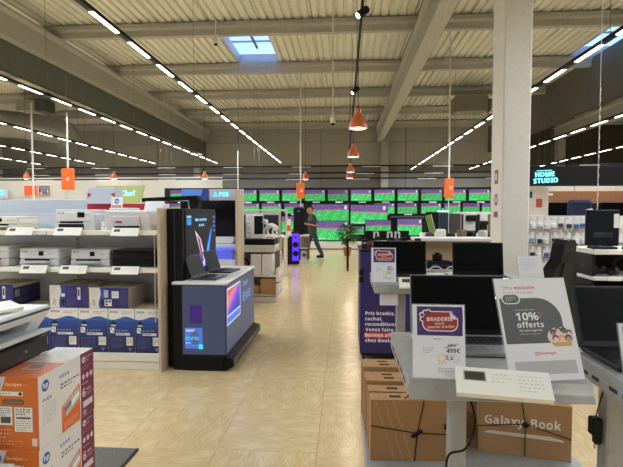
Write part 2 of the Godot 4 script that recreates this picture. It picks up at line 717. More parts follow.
	var sc := thing("smoke_curtain", "dark green smoke curtain hung below the long beam above the printers", "curtain", Vector3(-9.72, 5.62, -13.2), 0, "smoke curtains")
	bx(sc, "cloth", cur, Vector3(0, 0.44, 0), Vector3(0.06, 0.86, 39), 0.004)
	bx(sc, "bottom_bar", mat(rgb(60, 64, 60), 0.6), Vector3(0, 0.0, 0), Vector3(0.08, 0.05, 39), 0.004)
	var sc2 := thing("smoke_curtain", "dark grey smoke curtain above the accessory wall beyond the pillar", "curtain", Vector3(9.7, 5.65, -13.2), 0, "smoke curtains")
	bx(sc2, "cloth", mottled("smoke_curtain_grey", rgb(100, 99, 95), rgb(93, 92, 88), 0.8, 0.03, 0.8), Vector3(0, 1.0, 0), Vector3(0.06, 1.98, 39), 0.004)
	bx(sc2, "bottom_bar", mat(rgb(70, 70, 66), 0.6), Vector3(0, 0.0, 0), Vector3(0.08, 0.05, 39), 0.004)


func tile_mesh(s: float, t: float) -> ArrayMesh:
	var st := begin()
	var h := s / 2
	var b := 0.0012
	poly(st, [Vector3(-h + b, t, -h + b), Vector3(h - b, t, -h + b), Vector3(h - b, t, h - b), Vector3(-h + b, t, h - b)], Vector3.UP, [Vector2(0, 0), Vector2(1, 0), Vector2(1, 1), Vector2(0, 1)])
	for k in 4:
		var r := Basis(Vector3.UP, k * PI / 2)
		poly(st, [r * Vector3(-h + b, t, h - b), r * Vector3(h - b, t, h - b), r * Vector3(h, t - b, h), r * Vector3(-h, t - b, h)], r * Vector3(0, 1, 1))
		poly(st, [r * Vector3(-h, t - b, h), r * Vector3(h, t - b, h), r * Vector3(h, 0, h), r * Vector3(-h, 0, h)], r * Vector3(0, 0, 1))
	return st.commit()


func add_tile(st: SurfaceTool, c: Vector3, h: float, turned: bool) -> void:
	var uv := [Vector2(0, 0), Vector2(1, 0), Vector2(1, 1), Vector2(0, 1)]
	if turned:
		uv = [Vector2(1, 0), Vector2(1, 1), Vector2(0, 1), Vector2(0, 0)]
	poly(st, [c + Vector3(-h, 0, -h), c + Vector3(h, 0, -h), c + Vector3(h, 0, h), c + Vector3(-h, 0, h)], Vector3.UP, uv)


func deck_mesh(w: float, l: float) -> ArrayMesh:
	var pts := PackedVector2Array()
	var n := 6
	var p := w / n
	for k in n:
		var x := -w / 2 + k * p
		pts.append(Vector2(x, 0.0))
		pts.append(Vector2(x + p * 0.55, 0.0))
		pts.append(Vector2(x + p * 0.68, 0.07))
		pts.append(Vector2(x + p * 0.87, 0.07))
	pts.append(Vector2(w / 2, 0.0))
	var st := begin()
	for i in pts.size() - 1:
		var a := pts[i]
		var b := pts[i + 1]
		poly(st, [Vector3(a.x, a.y, -l / 2), Vector3(b.x, b.y, -l / 2), Vector3(b.x, b.y, l / 2), Vector3(a.x, a.y, l / 2)], Vector3(0, -1, 0) + Vector3(b.y - a.y, 0, 0))
	return st.commit()


# ---------------------------------------------------------------- lamps, rails, ducts
func make_lighting() -> void:
	var rail_m := mat(rgb(22, 22, 24), 0.5)
	var lit := glow(Color(1.0, 0.985, 0.95), 6.0)
	var where := {-4.16: "above the printers, nearest the aisle", -8.4: "in the second row above the printers", -12.6: "in the third row above the printers", -16.8: "in the fourth row above the printers", -20.6: "outermost row above the printers", 4.45: "running behind the white pillar", 8.25: "above the home studio sign", 12.15: "outermost row above the home studio"}
	var tube_mesh := rbox(Vector3(0.08, 0.02, 0.9), 0.004)
	for x in where:
		var z0: float = 5.0 if absf(x) < 10 else -8.0
		var n := 0
		var t := thing("light_strip", "black rail of white LED tubes " + where[x], "light", Vector3(x, 4.85 if x < 0 else 4.45, 0), 0, "LED light rows")
		var z1 := -30.9 if x < 0 else -31.9
		bx(t, "rail", rail_m, Vector3(0, 0.045, (z0 + z1) / 2), Vector3(0.1, 0.07, z0 - z1 + 0.3), 0.004)
		var z := z1 + 0.6
		while z < z0:
			part(t, "lamp_tube", tube_mesh, lit, Vector3(0, 0.006, z))
			var l := AreaLight3D.new()
			l.name = "tube_light"
			l.area_size = Vector2(0.08, 0.9)
			l.light_energy = TUBE
			l.light_color = Color(0.94, 0.97, 1.0)
			l.area_range = 60.0
			l.area_attenuation = 2.0
			l.shadow_enabled = true
			t.add_child(l, true)
			l.position = Vector3(0, -0.008, z)
			l.rotation_degrees = Vector3(-90, 0, 0)
			if n % 4 == 0:
				part(t, "hanging_wire", tube([Vector3(0, 0.07, z + 0.7), Vector3(0, 2.9 if x < 0 else 3.3, z + 0.7)], 0.006, 5), mat(rgb(120, 118, 112), 0.5, 0.6))
			n += 1
			z += 1.39

	# black track down the middle of the aisle with spotlights
	var tr := thing("light_track", "thin black lighting track hung lengthwise over the middle of the aisle", "light", Vector3(0.26, 4.62, 0))
	bx(tr, "rail", rail_m, Vector3(0, 0, -14.0), Vector3(0.045, 0.05, 24.0), 0.004)
	for z in [-4.0, -10.0, -16.0, -22.0, -25.5]:
		part(tr, "hanging_wire", tube([Vector3(0, 0.02, z), Vector3(0, 2.75, z)], 0.006, 5), rail_m)
	var spots := [[-6.95, "black cylindrical spotlight at the top edge of the picture"], [-11.3, "small black spotlight just above the nearest orange pendant lamp"]]
	for s in spots:
		var sp := thing("spotlight", s[1], "light", Vector3(0.26, 4.5, s[0]), 0, "track spotlights")
		part(sp, "bracket", tube([Vector3(0, 0.1, 0), Vector3(0, 0.0, 0)], 0.012, 8), rail_m)
		var can := part(sp, "can", lathe([Vector2(0.001, 0.12), Vector2(0.05, 0.12), Vector2(0.055, 0.11), Vector2(0.055, -0.11), Vector2(0.047, -0.11), Vector2(0.045, -0.09)], 18), rail_m, Vector3(-0.01, -0.06, 0), Vector3(-38, 0, -38))
		part(can, "lamp_face", lathe([Vector2(0.046, -0.096), Vector2(0.001, -0.096)], 18), glow(Color(1, 0.98, 0.95), 5.0))
		var sl := SpotLight3D.new()
		sl.name = "spot_beam"
		sl.spot_angle = 28.0
		sl.spot_range = 40.0
		sl.spot_attenuation = 2.0
		sl.light_energy = 5.0
		sl.light_size = 0.045
		sl.shadow_enabled = true
		can.add_child(sl)
		sl.position = Vector3(0, -0.12, 0)
		sl.rotation_degrees = Vector3(-90, 0, 0)

	# orange pendant lamps
	var pend := [[0.26, 3.16, -9.1, "largest orange pendant lamp hanging over the aisle"], [0.26, 3.16, -13.7, "second orange pendant lamp down the aisle"], [0.26, 3.2, -19.3, "third orange pendant lamp down the aisle, above another"], [0.26, 3.2, -22.6, "lowest and farthest of the orange pendant lamps in the aisle row"], [-1.85, 3.15, -22.5, "small orange pendant lamp just above the orange hanging box in front of the televisions"], [-6.75, 3.2, -22.5, "small orange pendant lamp above the blue console display"], [-11.3, 3.22, -22.5, "small orange pendant lamp above the green wall sign"], [-15.8, 3.24, -22.5, "leftmost orange pendant lamp near the far white wall"]]
	var shade := lathe([Vector2(0.03, 0.385), Vector2(0.062, 0.38), Vector2(0.066, 0.27), Vector2(0.1, 0.235), Vector2(0.14, 0.16), Vector2(0.165, 0.08), Vector2(0.175, 0.0), Vector2(0.171, 0.0), Vector2(0.16, 0.08), Vector2(0.134, 0.158), Vector2(0.094, 0.23), Vector2(0.05, 0.25)], 28)
	var bulb := lathe([Vector2(0.001, 0.055), Vector2(0.1, 0.05), Vector2(0.152, 0.035), Vector2(0.158, 0.02), Vector2(0.12, 0.006), Vector2(0.001, 0.002)], 24)
	for p in pend:
		var t := thing("pendant_lamp", p[3], "lamp", Vector3(p[0], p[1], p[2]), 0, "orange pendant lamps")
		part(t, "shade", shade, mat(rgb(196, 98, 52), 0.38))
		part(t, "bulb", bulb, glow(Color(1, 0.96, 0.88), 4.0))
		part(t, "cap", cyl(0.022, 0.05, 14), rail_m, Vector3(0, 0.4, 0))
		var top: float = 4.6 - p[1] if p[0] > 0 else 7.76 - p[1]
		part(t, "cable", tube([Vector3(0, 0.4, 0), Vector3(0, top, 0)], 0.008, 6), rail_m)
		var o := OmniLight3D.new()
		o.name = "bulb_light"
		o.light_energy = 1.2
		o.light_color = Color(1, 0.93, 0.82)
		o.omni_range = 40.0
		o.omni_attenuation = 2.0
		o.light_size = 0.08
		o.shadow_enabled = true
		t.add_child(o)
		o.position = Vector3(0, 0.03, 0)

	# dark cross rails before the far wall
	var rails := [[3.78, -22.4, "upper"], [3.52, -23.2, "middle"], [3.3, -23.8, "lowest"]]
	for r in rails:
		var t := thing("cross_rail", "%s of the dark rails running across above the televisions" % r[2], "rail", Vector3(-3, r[0], r[1]), 0, "dark rails before the far wall")
		bx(t, "bar", rail_m, Vector3.ZERO, Vector3(34, 0.07, 0.07), 0.004)
		for k in 6:
			part(t, "hanging_wire", tube([Vector3(-10.5 + k * 4.6, 0.03, 0), Vector3(-10.5 + k * 4.6, 7.75 - r[0], 0)], 0.007, 5), mat(rgb(120, 118, 112), 0.5, 0.6))
		for k in 10:
			bx(t, "lamp_tube", glow(Color(1, 0.98, 0.94), 0.35), Vector3(-16 + k * 3.3 + r[0], -0.04, 0.02), Vector3(0.9, 0.012, 0.04), 0.002)

	# suspended single LED plates near the far wall
	for q in [[-8.6, 5.0, -27.0, "pale LED plate floating before the far wall above the console display"], [9.3, 4.1, -27.0, "pale LED plate before the far wall beside the white pillar"]]:
		var t := thing("ceiling_lamp", q[3], "light", Vector3(q[0], q[1], q[2]), 0, "single LED plates")
		bx(t, "housing", mat(rgb(190, 190, 188), 0.5), Vector3.ZERO, Vector3(0.62, 0.05, 0.62), 0.006)
		bx(t, "lamp_face", glow(Color(0.9, 0.97, 1), 1.4), Vector3(0, -0.03, 0), Vector3(0.54, 0.012, 0.54), 0.003)
		part(t, "hanging_wire", tube([Vector3(0, 0.02, 0), Vector3(0, 7.75 - q[1], 0)], 0.006, 5), mat(rgb(120, 118, 112), 0.5, 0.6))

	# round air duct at the left and fan units
	var galv := mottled("galvanised", rgb(150, 152, 150), rgb(138, 140, 138), 0.45, 0.03, 0.9, 0.0, 0.35)
	var du := thing("air_duct", "large round grey air duct high above the printer shelves", "duct", Vector3.ZERO)
	part(du, "pipe", tube(curve_pts([Vector3(-24.9, 6.35, -20.0), Vector3(-21, 6.35, -22.6), Vector3(-18.2, 6.35, -24.4), Vector3(-16.9, 6.3, -25.3), Vector3(-16.0, 6.1, -26.0), Vector3(-15.75, 5.6, -26.3)], 6), 0.72, 28), galv)
	for k in 5:
		var c := Vector3(-23.6 + k * 1.75, 6.35, -20.85 - k * 1.17)
		part(du, "joint_ring", tube([c, c + Vector3(0.05, 0, -0.034)], 0.745, 28), galv)
	for k in 3:
		part(du, "hanger", tube([Vector3(-23.4 + k * 3.2, 6.9, -21.1 - k * 2.1), Vector3(-23.4 + k * 3.2, 7.8, -21.1 - k * 2.1)], 0.02, 6), galv)
	var fu := thing("fan_unit", "dark box-shaped air unit hanging behind the round duct", "air unit", Vector3(-15.3, 6.2, -23.4))
	bx(fu, "housing", mat(rgb(60, 62, 62), 0.6), Vector3(0.1, 0.75, 0.2), Vector3(0.5, 0.6, 0.9), 0.02)
	bx(fu, "grille", galv, Vector3(-0.7, 0.75, 0.2), Vector3(1.0, 0.5, 0.8), 0.02)
	for sx in [-0.1, 0.3]:
		part(fu, "hanger", tube([Vector3(sx, 1.0, 0.2), Vector3(sx, 1.6, 0.2)], 0.015, 6), galv)
	var au := thing("fan_unit", "grey box-shaped air unit under the roof beside the white pillar", "air unit", Vector3(5.9, 6.2, -23.0))
	bx(au, "housing", mat(rgb(120, 118, 108), 0.6), Vector3(0, 0.45, 0), Vector3(1.5, 0.75, 1.0), 0.03)
	part(au, "outlet_duct", tube(curve_pts([Vector3(0.9, 0.4, 0), Vector3(1.5, 0.35, 0), Vector3(1.9, 0.0, 0.1), Vector3(2.0, -0.5, 0.2)], 5), 0.36, 18), galv)
	for sx in [-0.6, 0.6]:
		part(au, "hanger", tube([Vector3(sx, 0.8, 0), Vector3(sx, 1.6, 0)], 0.015, 6), galv)

	# orange signal boxes on white poles
	var boxes := [[-9.1, 2.32, -15.0, 0.36, 0.7, "orange hanging box on a white pole above the printer shelf"], [-1.85, 2.17, -20.0, 0.34, 0.66, "orange hanging box on a white pole before the left televisions, above the man"], [3.7, 2.1, -17.0, 0.33, 0.68, "orange hanging box on a white pole before the right televisions"]]
	for b in boxes:
		var t := thing("hanging_sign", b[5], "sign", Vector3(b[0], b[1], b[2]), 0, "orange hanging boxes")
		var h: float = b[4]
		bx(t, "panel", mat(rgb(226, 104, 34), 0.5), Vector3(0, h / 2, 0), Vector3(b[3], h, 0.2), 0.02)
		part(t, "emblem", lathe([Vector2(0.03, -0.003), Vector2(0.05, -0.003), Vector2(0.05, 0.003), Vector2(0.03, 0.003)], 14), mat(rgb(250, 230, 215), 0.5), Vector3(0.05, h * 0.5, 0.103), Vector3(90, 0, 0))
		part(t, "pole", tube([Vector3(0, h, 0), Vector3(0, 7.76 - b[1] if b[0] > -8 else 2.55, 0)], 0.03, 8), mat(rgb(206, 204, 198), 0.5))
		if b[0] < -8:
			part(t, "hanging_wire", tube([Vector3(0, 2.53, 0), Vector3(0, 5.44, 0)], 0.005, 5), mat(rgb(150, 148, 142), 0.5))
		part(t, "lower_pole", tube([Vector3(0, -0.5, 0), Vector3(0, 0.02, 0)], 0.02, 8), mat(rgb(206, 204, 198), 0.5))
	var wp := thing("hanging_pole", "bare white pole hanging over the printers beside the orange box", "pole", Vector3(-10.65, 1.9, -15.5))
	part(wp, "pole", tube([Vector3(0, 0, 0), Vector3(0, 3.4, 0)], 0.03, 8), mat(rgb(206, 204, 198), 0.5))
	part(wp, "hanging_wire", tube([Vector3(0, 3.38, 0), Vector3(0, 5.86, 0)], 0.005, 5), mat(rgb(150, 148, 142), 0.5))
	part(wp, "foot", cyl(0.05, 0.04, 12), mat(rgb(206, 204, 198), 0.5))
	var wp2 := thing("hanging_pole", "slim white pole hanging beside the console display, before the far wall", "pole", Vector3(-4.55, 2.4, -20.0))
	part(wp2, "pole", tube([Vector3(0, 0, 0), Vector3(0, 1.8, 0)], 0.025, 8), mat(rgb(206, 204, 198), 0.5))
	part(wp2, "hanging_wire", tube([Vector3(0, 1.78, 0), Vector3(0, 5.36, 0)], 0.005, 5), mat(rgb(150, 148, 142), 0.5))
	part(wp2, "foot", cyl(0.04, 0.04, 12), mat(rgb(206, 204, 198), 0.5))

	# watch cameras
	var cams := [[-0.32, 4.05, -13.2, 7.745, "white dome camera on a long white pole from the roof"], [-4.1, 6.95, -15.0, 7.75, "white dome camera under the rooflight"]]
	for c in cams:
		var t := thing("security_camera", c[4], "camera", Vector3(c[0], c[1], c[2]), 0, "dome cameras")
		part(t, "pole", tube([Vector3(0, 0.15, 0), Vector3(0, c[3] - c[1], 0)], 0.022, 8), mat(rgb(206, 204, 198), 0.5))
		part(t, "housing", lathe([Vector2(0.001, 0.18), Vector2(0.06, 0.17), Vector2(0.085, 0.12), Vector2(0.085, 0.0), Vector2(0.07, -0.01), Vector2(0.001, -0.01)], 18), mat(rgb(214, 210, 200), 0.5))
		part(t, "lens_dome", lathe([Vector2(0.065, -0.008), Vector2(0.058, -0.04), Vector2(0.03, -0.062), Vector2(0.001, -0.068)], 16), mat(rgb(20, 20, 22), 0.1))


# ---------------------------------------------------------------- printer shelf on the left
func white_m() -> StandardMaterial3D:
	return mat(rgb(226, 226, 222), 0.45)


func ink_box_print(kind: int) -> Image:
	var img: Image
	if kind == 0: # upright: white top, blue waves below
		img = canvas(220, 320, rgb(232, 230, 228))
		for x in 220:
			var y := 70.0 + 12.0 * sin(x * 0.028 + 0.6)
			for yy in range(int(y), 320):
				var t := clampf((yy - 70) / 150.0, 0, 1)
				img.set_pixel(x, yy, rgb(36, 84, 168).lerp(rgb(28, 36, 92), floorf(t * 5.0) / 5.0))
			for yy in range(int(y + 14 + 8 * sin(x * 0.05)), int(y + 19 + 8 * sin(x * 0.05))):
				img.set_pixel(x, yy, rgb(60, 120, 205))
		text_px(img, "EPSON", 14, 32, 15, rgb(40, 48, 90), true)
		small_print(img, 110, 20, 95, 2, 12, rgb(90, 92, 110), 4)
		disc_px(img, 42, 108, 24, 16, rgb(24, 26, 34))
		box_px(img, 22, 116, 40, 12, rgb(200, 205, 212))
		box_px(img, 14, 138, 34, 40, rgb(236, 236, 236))
		box_px(img, 20, 146, 9, 9, rgb(40, 40, 40))
		box_px(img, 33, 160, 9, 9, rgb(40, 40, 40))
		box_px(img, 60, 176, 120, 18, rgb(220, 224, 232))
		small_print(img, 64, 182, 110, 1, 10, rgb(40, 60, 120), 6)
		for k in 5:
			disc_px(img, 66 + k * 22, 160, 4, 4, rgb(210, 220, 240))
		box_px(img, 148, 206, 56, 62, rgb(228, 228, 224))
		small_print(img, 154, 214, 44, 5, 9, rgb(70, 70, 70), 3)
		small_print(img, 16, 214, 110, 9, 9, rgb(120, 140, 190), 2)
		for q in [[168, 286], [182, 286], [175, 298]]:
			box_px(img, q[0], q[1], 10, 8, rgb(150, 165, 205))
	else: # lying: white left flap, blue field, stickers
		img = canvas(360, 200, rgb(226, 224, 220))
		for x in 360:
			for y in 200:
				var edge := 96.0 + 10.0 * sin(y * 0.03)
				if x > edge:
					img.set_pixel(x, y, rgb(44, 70, 158) if x < edge + 44 else rgb(46, 42, 112))
		small_print(img, 20, 22, 52, 7, 11, rgb(120, 120, 128), 3)
		for y in 12:
			box_px(img, 24 + (y % 3) * 10, 118 + y * 5, 14, 3, rgb(60, 60, 80))
		disc_px(img, 122, 150, 14, 30, rgb(20, 22, 34))
		if kind == 1:
			box_px(img, 108, 74, 34, 28, rgb(226, 226, 230))
			box_px(img, 258, 18, 28, 110, rgb(228, 228, 230))
			box_px(img, 264, 34, 14, 62, rgb(30, 30, 36))
			small_print(img, 160, 30, 86, 6, 10, rgb(110, 116, 180), 2)
			small_print(img, 160, 110, 86, 6, 12, rgb(110, 116, 180), 3)
			small_print(img, 300, 30, 50, 14, 11, rgb(100, 104, 170), 3)
		else:
			box_px(img, 206, 34, 66, 68, rgb(232, 232, 230))
			small_print(img, 212, 44, 54, 5, 10, rgb(90, 90, 96), 3)
			box_px(img, 134, 26, 40, 70, rgb(190, 196, 220))
			small_print(img, 138, 34, 32, 6, 10, rgb(70, 80, 140), 3)
			box_px(img, 140, 116, 66, 64, rgb(232, 232, 230))
			box_px(img, 148, 124, 20, 20, rgb(40, 40, 44))
			box_px(img, 178, 124, 20, 20, rgb(40, 40, 44))
			box_px(img, 148, 154, 20, 18, rgb(40, 40, 44))
			small_print(img, 284, 24, 64, 14, 11, rgb(110, 116, 180), 3)
	return img


func tag_print() -> Image:
	var img := canvas(270, 90, rgb(236, 236, 228))
	box_px(img, 22, 12, 66, 34, rgb(172, 174, 168))
	box_px(img, 26, 15, 58, 28, rgb(64, 66, 64))
	small_print(img, 104, 18, 60, 3, 12, rgb(186, 186, 182), 3)
	small_print(img, 180, 18, 70, 5, 12, rgb(192, 192, 188), 3)
	return img


func price_tag(label: String, at: Vector3, m: Material, turn := 0.0, w := 0.27, h := 0.085, lean := -32.0) -> Node3D:
	var t := thing("price_tag", label, "price tag", at, turn, "electronic price tags on the printer shelves")
	sheet(t, "label_face", w, h, 0.014, m, mat(rgb(232, 232, 224), 0.4), Vector3(0, 0, 0.02), Vector3(lean, 0, 0))
	bx(t, "clip", mat(rgb(214, 214, 208), 0.5), Vector3(0, 0, 0.004), Vector3(w * 0.5, 0.03, 0.012), 0.002)
	return t


# boxy inkjet: base at origin, front +z
func printer(called: String, label: String, at: Vector3, s: Vector3, body_c: Color, style: int, group := "printers on the shelves") -> Node3D:
	var t := thing(called, label, "printer", at, 0, group)
	var m := mat(body_c, 0.42)
	var dark := mat(rgb(18, 18, 22), 0.4)
	var lo := s.y * 0.34
	bx(t, "base", mat(body_c.darkened(0.06), 0.45), Vector3(0, s.y * 0.19, 0), Vector3(s.x, s.y * 0.38, s.z), 0.01)
	bx(t, "front_panel", m, Vector3(0, s.y * 0.645, 0), Vector3(s.x, s.y * 0.53, s.z), 0.014)
	bx(t, "paper_mouth", dark, Vector3(-s.x * 0.05, s.y * 0.375, 0.006), Vector3(s.x * 0.62, s.y * 0.09, s.z - 0.008), 0.002)
	var lid := bx(t, "scanner_lid", mat(body_c.lightened(0.05), 0.4), Vector3(0, s.y * 0.955, -0.004), Vector3(s.x * 0.99, s.y * 0.09, s.z * 0.97), 0.008)
	lid.set_meta("label", "flat scanner lid")
	var scr := bx(t, "screen", mat(rgb(26, 24, 26), 0.15), Vector3(s.x * (0.06 if style != 2 else 0.22), lo + s.y * 0.4, s.z / 2 + 0.002), Vector3(0.05 if style != 2 else 0.075, s.y * 0.26, 0.008), 0.003)
	scr.set_meta("label", "small dark control screen")
	for k in 3:
		bx(t, "button", mat(body_c.darkened(0.25), 0.4), Vector3(s.x * 0.26 + k * 0.028, lo + s.y * 0.4, s.z / 2 + 0.002), Vector3(0.012, 0.012, 0.006), 0.002)
	if style == 1:
		bx(t, "output_tray", mat(body_c.darkened(0.08), 0.45), Vector3(-s.x * 0.04, lo * 0.72, s.z / 2 + 0.035), Vector3(s.x * 0.66, 0.012, 0.09), 0.003)
	letters(t, "brand_lettering", "EPSON" if style != 3 else "hp", s.y * 0.075, mat(body_c.darkened(0.55), 0.4), Vector3(-s.x * 0.42, lo + s.y * 0.45, s.z / 2 + 0.0005), Vector3.ZERO, 0.001)
	return t


func make_printer_shelf() -> void:
	# gondola: x from -5.2 to -1.76, front at z = -4.45, back panel at z = -5.0
	var grey := mottled("shelf_back", rgb(204, 211, 224), rgb(196, 203, 216), 0.55, 0.03, 0.9)
	var cream := mat(rgb(226, 224, 212), 0.45)
	var g := thing("shelving_unit", "white metal shelving unit full of printers beside the black laptop stand", "shelf", Vector3(-1.78, 0, -4.45))
	bx(g, "back_panel", grey, Vector3(-1.72, 0.78, -0.57), Vector3(3.42, 1.54, 0.03), 0.002)
	bx(g, "kick_plate", cream, Vector3(-1.72, 0.04, -0.02), Vector3(3.4, 0.08, 0.02), 0.003)
	bx(g, "base_deck", cream, Vector3(-1.72, 0.125, -0.28), Vector3(3.4, 0.08, 0.56), 0.004)
	for y in [1.365, 0.997]:
		for k in 3:
			var sh := bx(g, "shelf_board", cream, Vector3(-0.585 - k * 1.13, y, -0.26), Vector3(1.12, 0.03, 0.52), 0.003)
			bx(sh, "price_rail", mat(rgb(236, 235, 228), 0.4), Vector3(0, -0.008, 0.262), Vector3(1.12, 0.045, 0.012), 0.003)
	for k in 4:
		bx(g, "upright", mat(rgb(190, 194, 202), 0.45), Vector3(-0.02 - k * 1.13, 0.78, -0.545), Vector3(0.035, 1.54, 0.03), 0.002)
		var slots := begin()
		for j in 27:
			add_rbox(slots, Vector3(-0.02 - k * 1.13, 0.12 + j * 0.052, -0.529), Vector3(0.007, 0.028, 0.004), 0.0)
		part(g, "slot_row", slots.commit(), mat(rgb(40, 42, 48), 0.6)).set_meta("kind", "stuff")
	var wood := mottled("ash_edge", rgb(206, 186, 162), rgb(190, 168, 144), 0.55, 0.03, 1.5)
	bx(g, "end_panel", wood, Vector3(0.005, 0.8, -0.24), Vector3(0.03, 1.6, 0.6), 0.003)
	part(g, "rod", tube([Vector3(-0.06, 0.48, 0.0), Vector3(-0.06, 1.35, 0.0)], 0.005, 6), mat(rgb(210, 212, 214), 0.3, 0.5))

	# cartons under the shelves
	var pm := [printed(ink_box_print(0), 0.45), printed(ink_box_print(1), 0.45), printed(ink_box_print(2), 0.45)]
	var kraft := mat(rgb(196, 186, 172), 0.7)
	var side := mat(rgb(120, 112, 104), 0.6)
	var xs := [[-3.4, 0.3], [-3.09, 0.3], [-2.79, 0.298], [-2.485, 0.3], [-2.195, 0.265], [-1.925, 0.262]]
	var say := ["upright blue printer carton, farthest left in the bottom row", "upright blue printer carton hidden behind the foreground printer", "upright blue printer carton just right of the foreground printer, bottom row", "upright blue printer carton under the middle lying carton, bottom row", "narrower upright blue carton, second from the wooden end panel", "narrower upright blue carton against the wooden end panel, bottom row"]
	for k in 6:
		var t := thing("printer_carton", say[k], "carton", Vector3(xs[k][0], 0.166, -4.47 - 0.18), 0, "upright ink printer cartons")
		carton(t, "box", Vector3(xs[k][1], 0.438, 0.36), kraft, {"front": pm[0]})
		bx(t, "tape", mat(rgb(206, 192, 160), 0.35), Vector3(0, 0.4382, 0), Vector3(0.05, 0.0006, 0.355), 0.0)
	var lying := [[-3.52, 1, "lying blue carton at the left end of the upper carton row, dark side showing"], [-2.735, 1, "lying blue and white carton with black oval, middle of the upper carton row"], [-2.325, 2, "lying blue and white carton with two white stickers, right in the upper row"]]
	var flank := canvas(240, 120, rgb(38, 40, 78))
	box_px(flank, 0, 0, 240, 18, rgb(190, 186, 178))
	small_print(flank, 20, 34, 200, 3, 12, rgb(80, 90, 150), 4)
	box_px(flank, 14, 30, 40, 40, rgb(140, 140, 140))
	small_print(flank, 20, 84, 200, 2, 12, rgb(80, 90, 150), 4)
	var flank_m := printed(flank, 0.5)
	for q in lying:
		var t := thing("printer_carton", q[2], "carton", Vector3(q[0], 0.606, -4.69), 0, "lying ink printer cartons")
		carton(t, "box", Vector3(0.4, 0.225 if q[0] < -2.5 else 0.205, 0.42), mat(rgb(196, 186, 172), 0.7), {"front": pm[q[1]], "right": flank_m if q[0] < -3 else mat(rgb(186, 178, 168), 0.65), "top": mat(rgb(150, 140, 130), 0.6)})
		bx(t, "tape", mat(rgb(160, 148, 130), 0.35), Vector3(0, 0.2254 if q[0] < -2.5 else 0.2054, 0), Vector3(0.05, 0.0006, 0.415), 0.0)

	# printers
	var pale := rgb(222, 223, 226)
	printer("inkjet_printer", "low cream printer cut off by the picture edge, top shelf", Vector3(-3.49, 1.381, -4.68), Vector3(0.44, 0.135, 0.34), rgb(226, 222, 208), 1)
	var p2 := printer("inkjet_printer", "tall white printer with black mouth and square screen, top shelf", Vector3(-2.7, 1.381, -4.68), Vector3(0.38, 0.205, 0.32), pale, 2)
	bx(p2, "lower_mouth", mat(rgb(20, 20, 24), 0.4), Vector3(-0.02, 0.035, 0.161), Vector3(0.26, 0.05, 0.006), 0.003)
	bx(p2, "side_tank", mat(rgb(214, 216, 222), 0.4), Vector3(0.2, 0.08, 0.02), Vector3(0.06, 0.16, 0.28), 0.01)
	# the all-in-one with a raised paper feed
	var p3 := thing("inkjet_printer", "white all-in-one printer with slanted front, rear paper feed and purple sticker", "printer", Vector3(-2.13, 1.381, -4.68), 0, "printers on the shelves")
	var body := prism(PackedVector2Array([Vector2(-0.17, 0), Vector2(0.155, 0), Vector2(0.19, 0.1), Vector2(0.2, 0.165), Vector2(-0.2, 0.165), Vector2(-0.17, 0.0)]), 0.45)
	part(p3, "body", body, mat(pale, 0.42), Vector3.ZERO, Vector3(0, -90, 0))
	p3.get_child(0).position = Vector3(0, 0, 0)
	bx(p3, "front_frame", mat(rgb(208, 210, 216), 0.4), Vector3(-0.01, 0.085, 0.192), Vector3(0.28, 0.1, 0.02), 0.004, Vector3(8, 0, 0))
	bx(p3, "paper_mouth", mat(rgb(20, 20, 24), 0.4), Vector3(0.0, 0.034, 0.196), Vector3(0.25, 0.018, 0.014), 0.002)
	bx(p3, "purple_sticker", mat(rgb(140, 60, 120), 0.5), Vector3(-0.08, 0.08, 0.203), Vector3(0.07, 0.022, 0.003), 0.001, Vector3(8, 0, 0))
	bx(p3, "scanner_lid", mat(rgb(228, 229, 232), 0.4), Vector3(-0.02, 0.182, -0.01), Vector3(0.43, 0.03, 0.36), 0.008)
	bx(p3, "document_feeder", mat(rgb(216, 217, 222), 0.4), Vector3(-0.12, 0.207, -0.02), Vector3(0.19, 0.03, 0.3), 0.01)
	bx(p3, "paper_support", mat(rgb(224, 226, 232), 0.4), Vector3(0.12, 0.24, -0.18), Vector3(0.2, 0.12, 0.008), 0.003, Vector3(-25, 0, 0))
	printer("inkjet_printer", "grey-white printer at the picture edge, second shelf", Vector3(-3.55, 1.013, -4.68), Vector3(0.36, 0.2, 0.36), rgb(208, 208, 210), 1)
	printer("inkjet_printer", "white and grey printer with a black round screen, second shelf", Vector3(-3.08, 1.013, -4.7), Vector3(0.42, 0.175, 0.32), pale, 1)
	printer("inkjet_printer", "white printer with extended output tray next to the black printer", Vector3(-2.555, 1.013, -4.72), Vector3(0.41, 0.17, 0.32), pale, 1)
	printer("inkjet_printer", "glossy black printer on the second shelf", Vector3(-2.1, 1.013, -4.7), Vector3(0.43, 0.165, 0.34), rgb(20, 21, 26), 2)

	var tp := printed(tag_print(), 0.45)
	var where := [[-3.17, 1.37, "under the low cream printer"], [-2.68, 1.37, "under the tall white printer with black mouth"], [-2.11, 1.365, "under the all-in-one with purple sticker"], [-3.04, 0.997, "under the printer with round screen"], [-2.635, 0.997, "under the white printer with output tray"], [-2.115, 0.993, "under the black printer"]]
	for q in where:
		price_tag("white electronic price tag on the shelf edge " + q[2], Vector3(q[0], q[1], -4.42), tp)

	# cards and goods on and behind the top shelf
	var card := canvas(120, 150, rgb(240, 240, 240))
	disc_px(card, 60, 40, 24, 24, rgb(40, 100, 200))
	text_px(card, "hp", 45, 50, 22, rgb(240, 240, 240))
	box_px(card, 20, 84, 80, 18, rgb(226, 110, 60))
	small_print(card, 20, 112, 80, 3, 10, rgb(160, 160, 160), 3)
	var cm := printed(card)
	var c1 := thing("info_card", "white card with blue round logo beside the all-in-one printer", "card", Vector3(-2.36, 1.382, -4.53), 8, "logo cards on the top shelf")
	sheet(c1, "card", 0.1, 0.085, 0.003, cm, white_m(), Vector3(0, 0.042, 0), Vector3(-10, 0, 0))
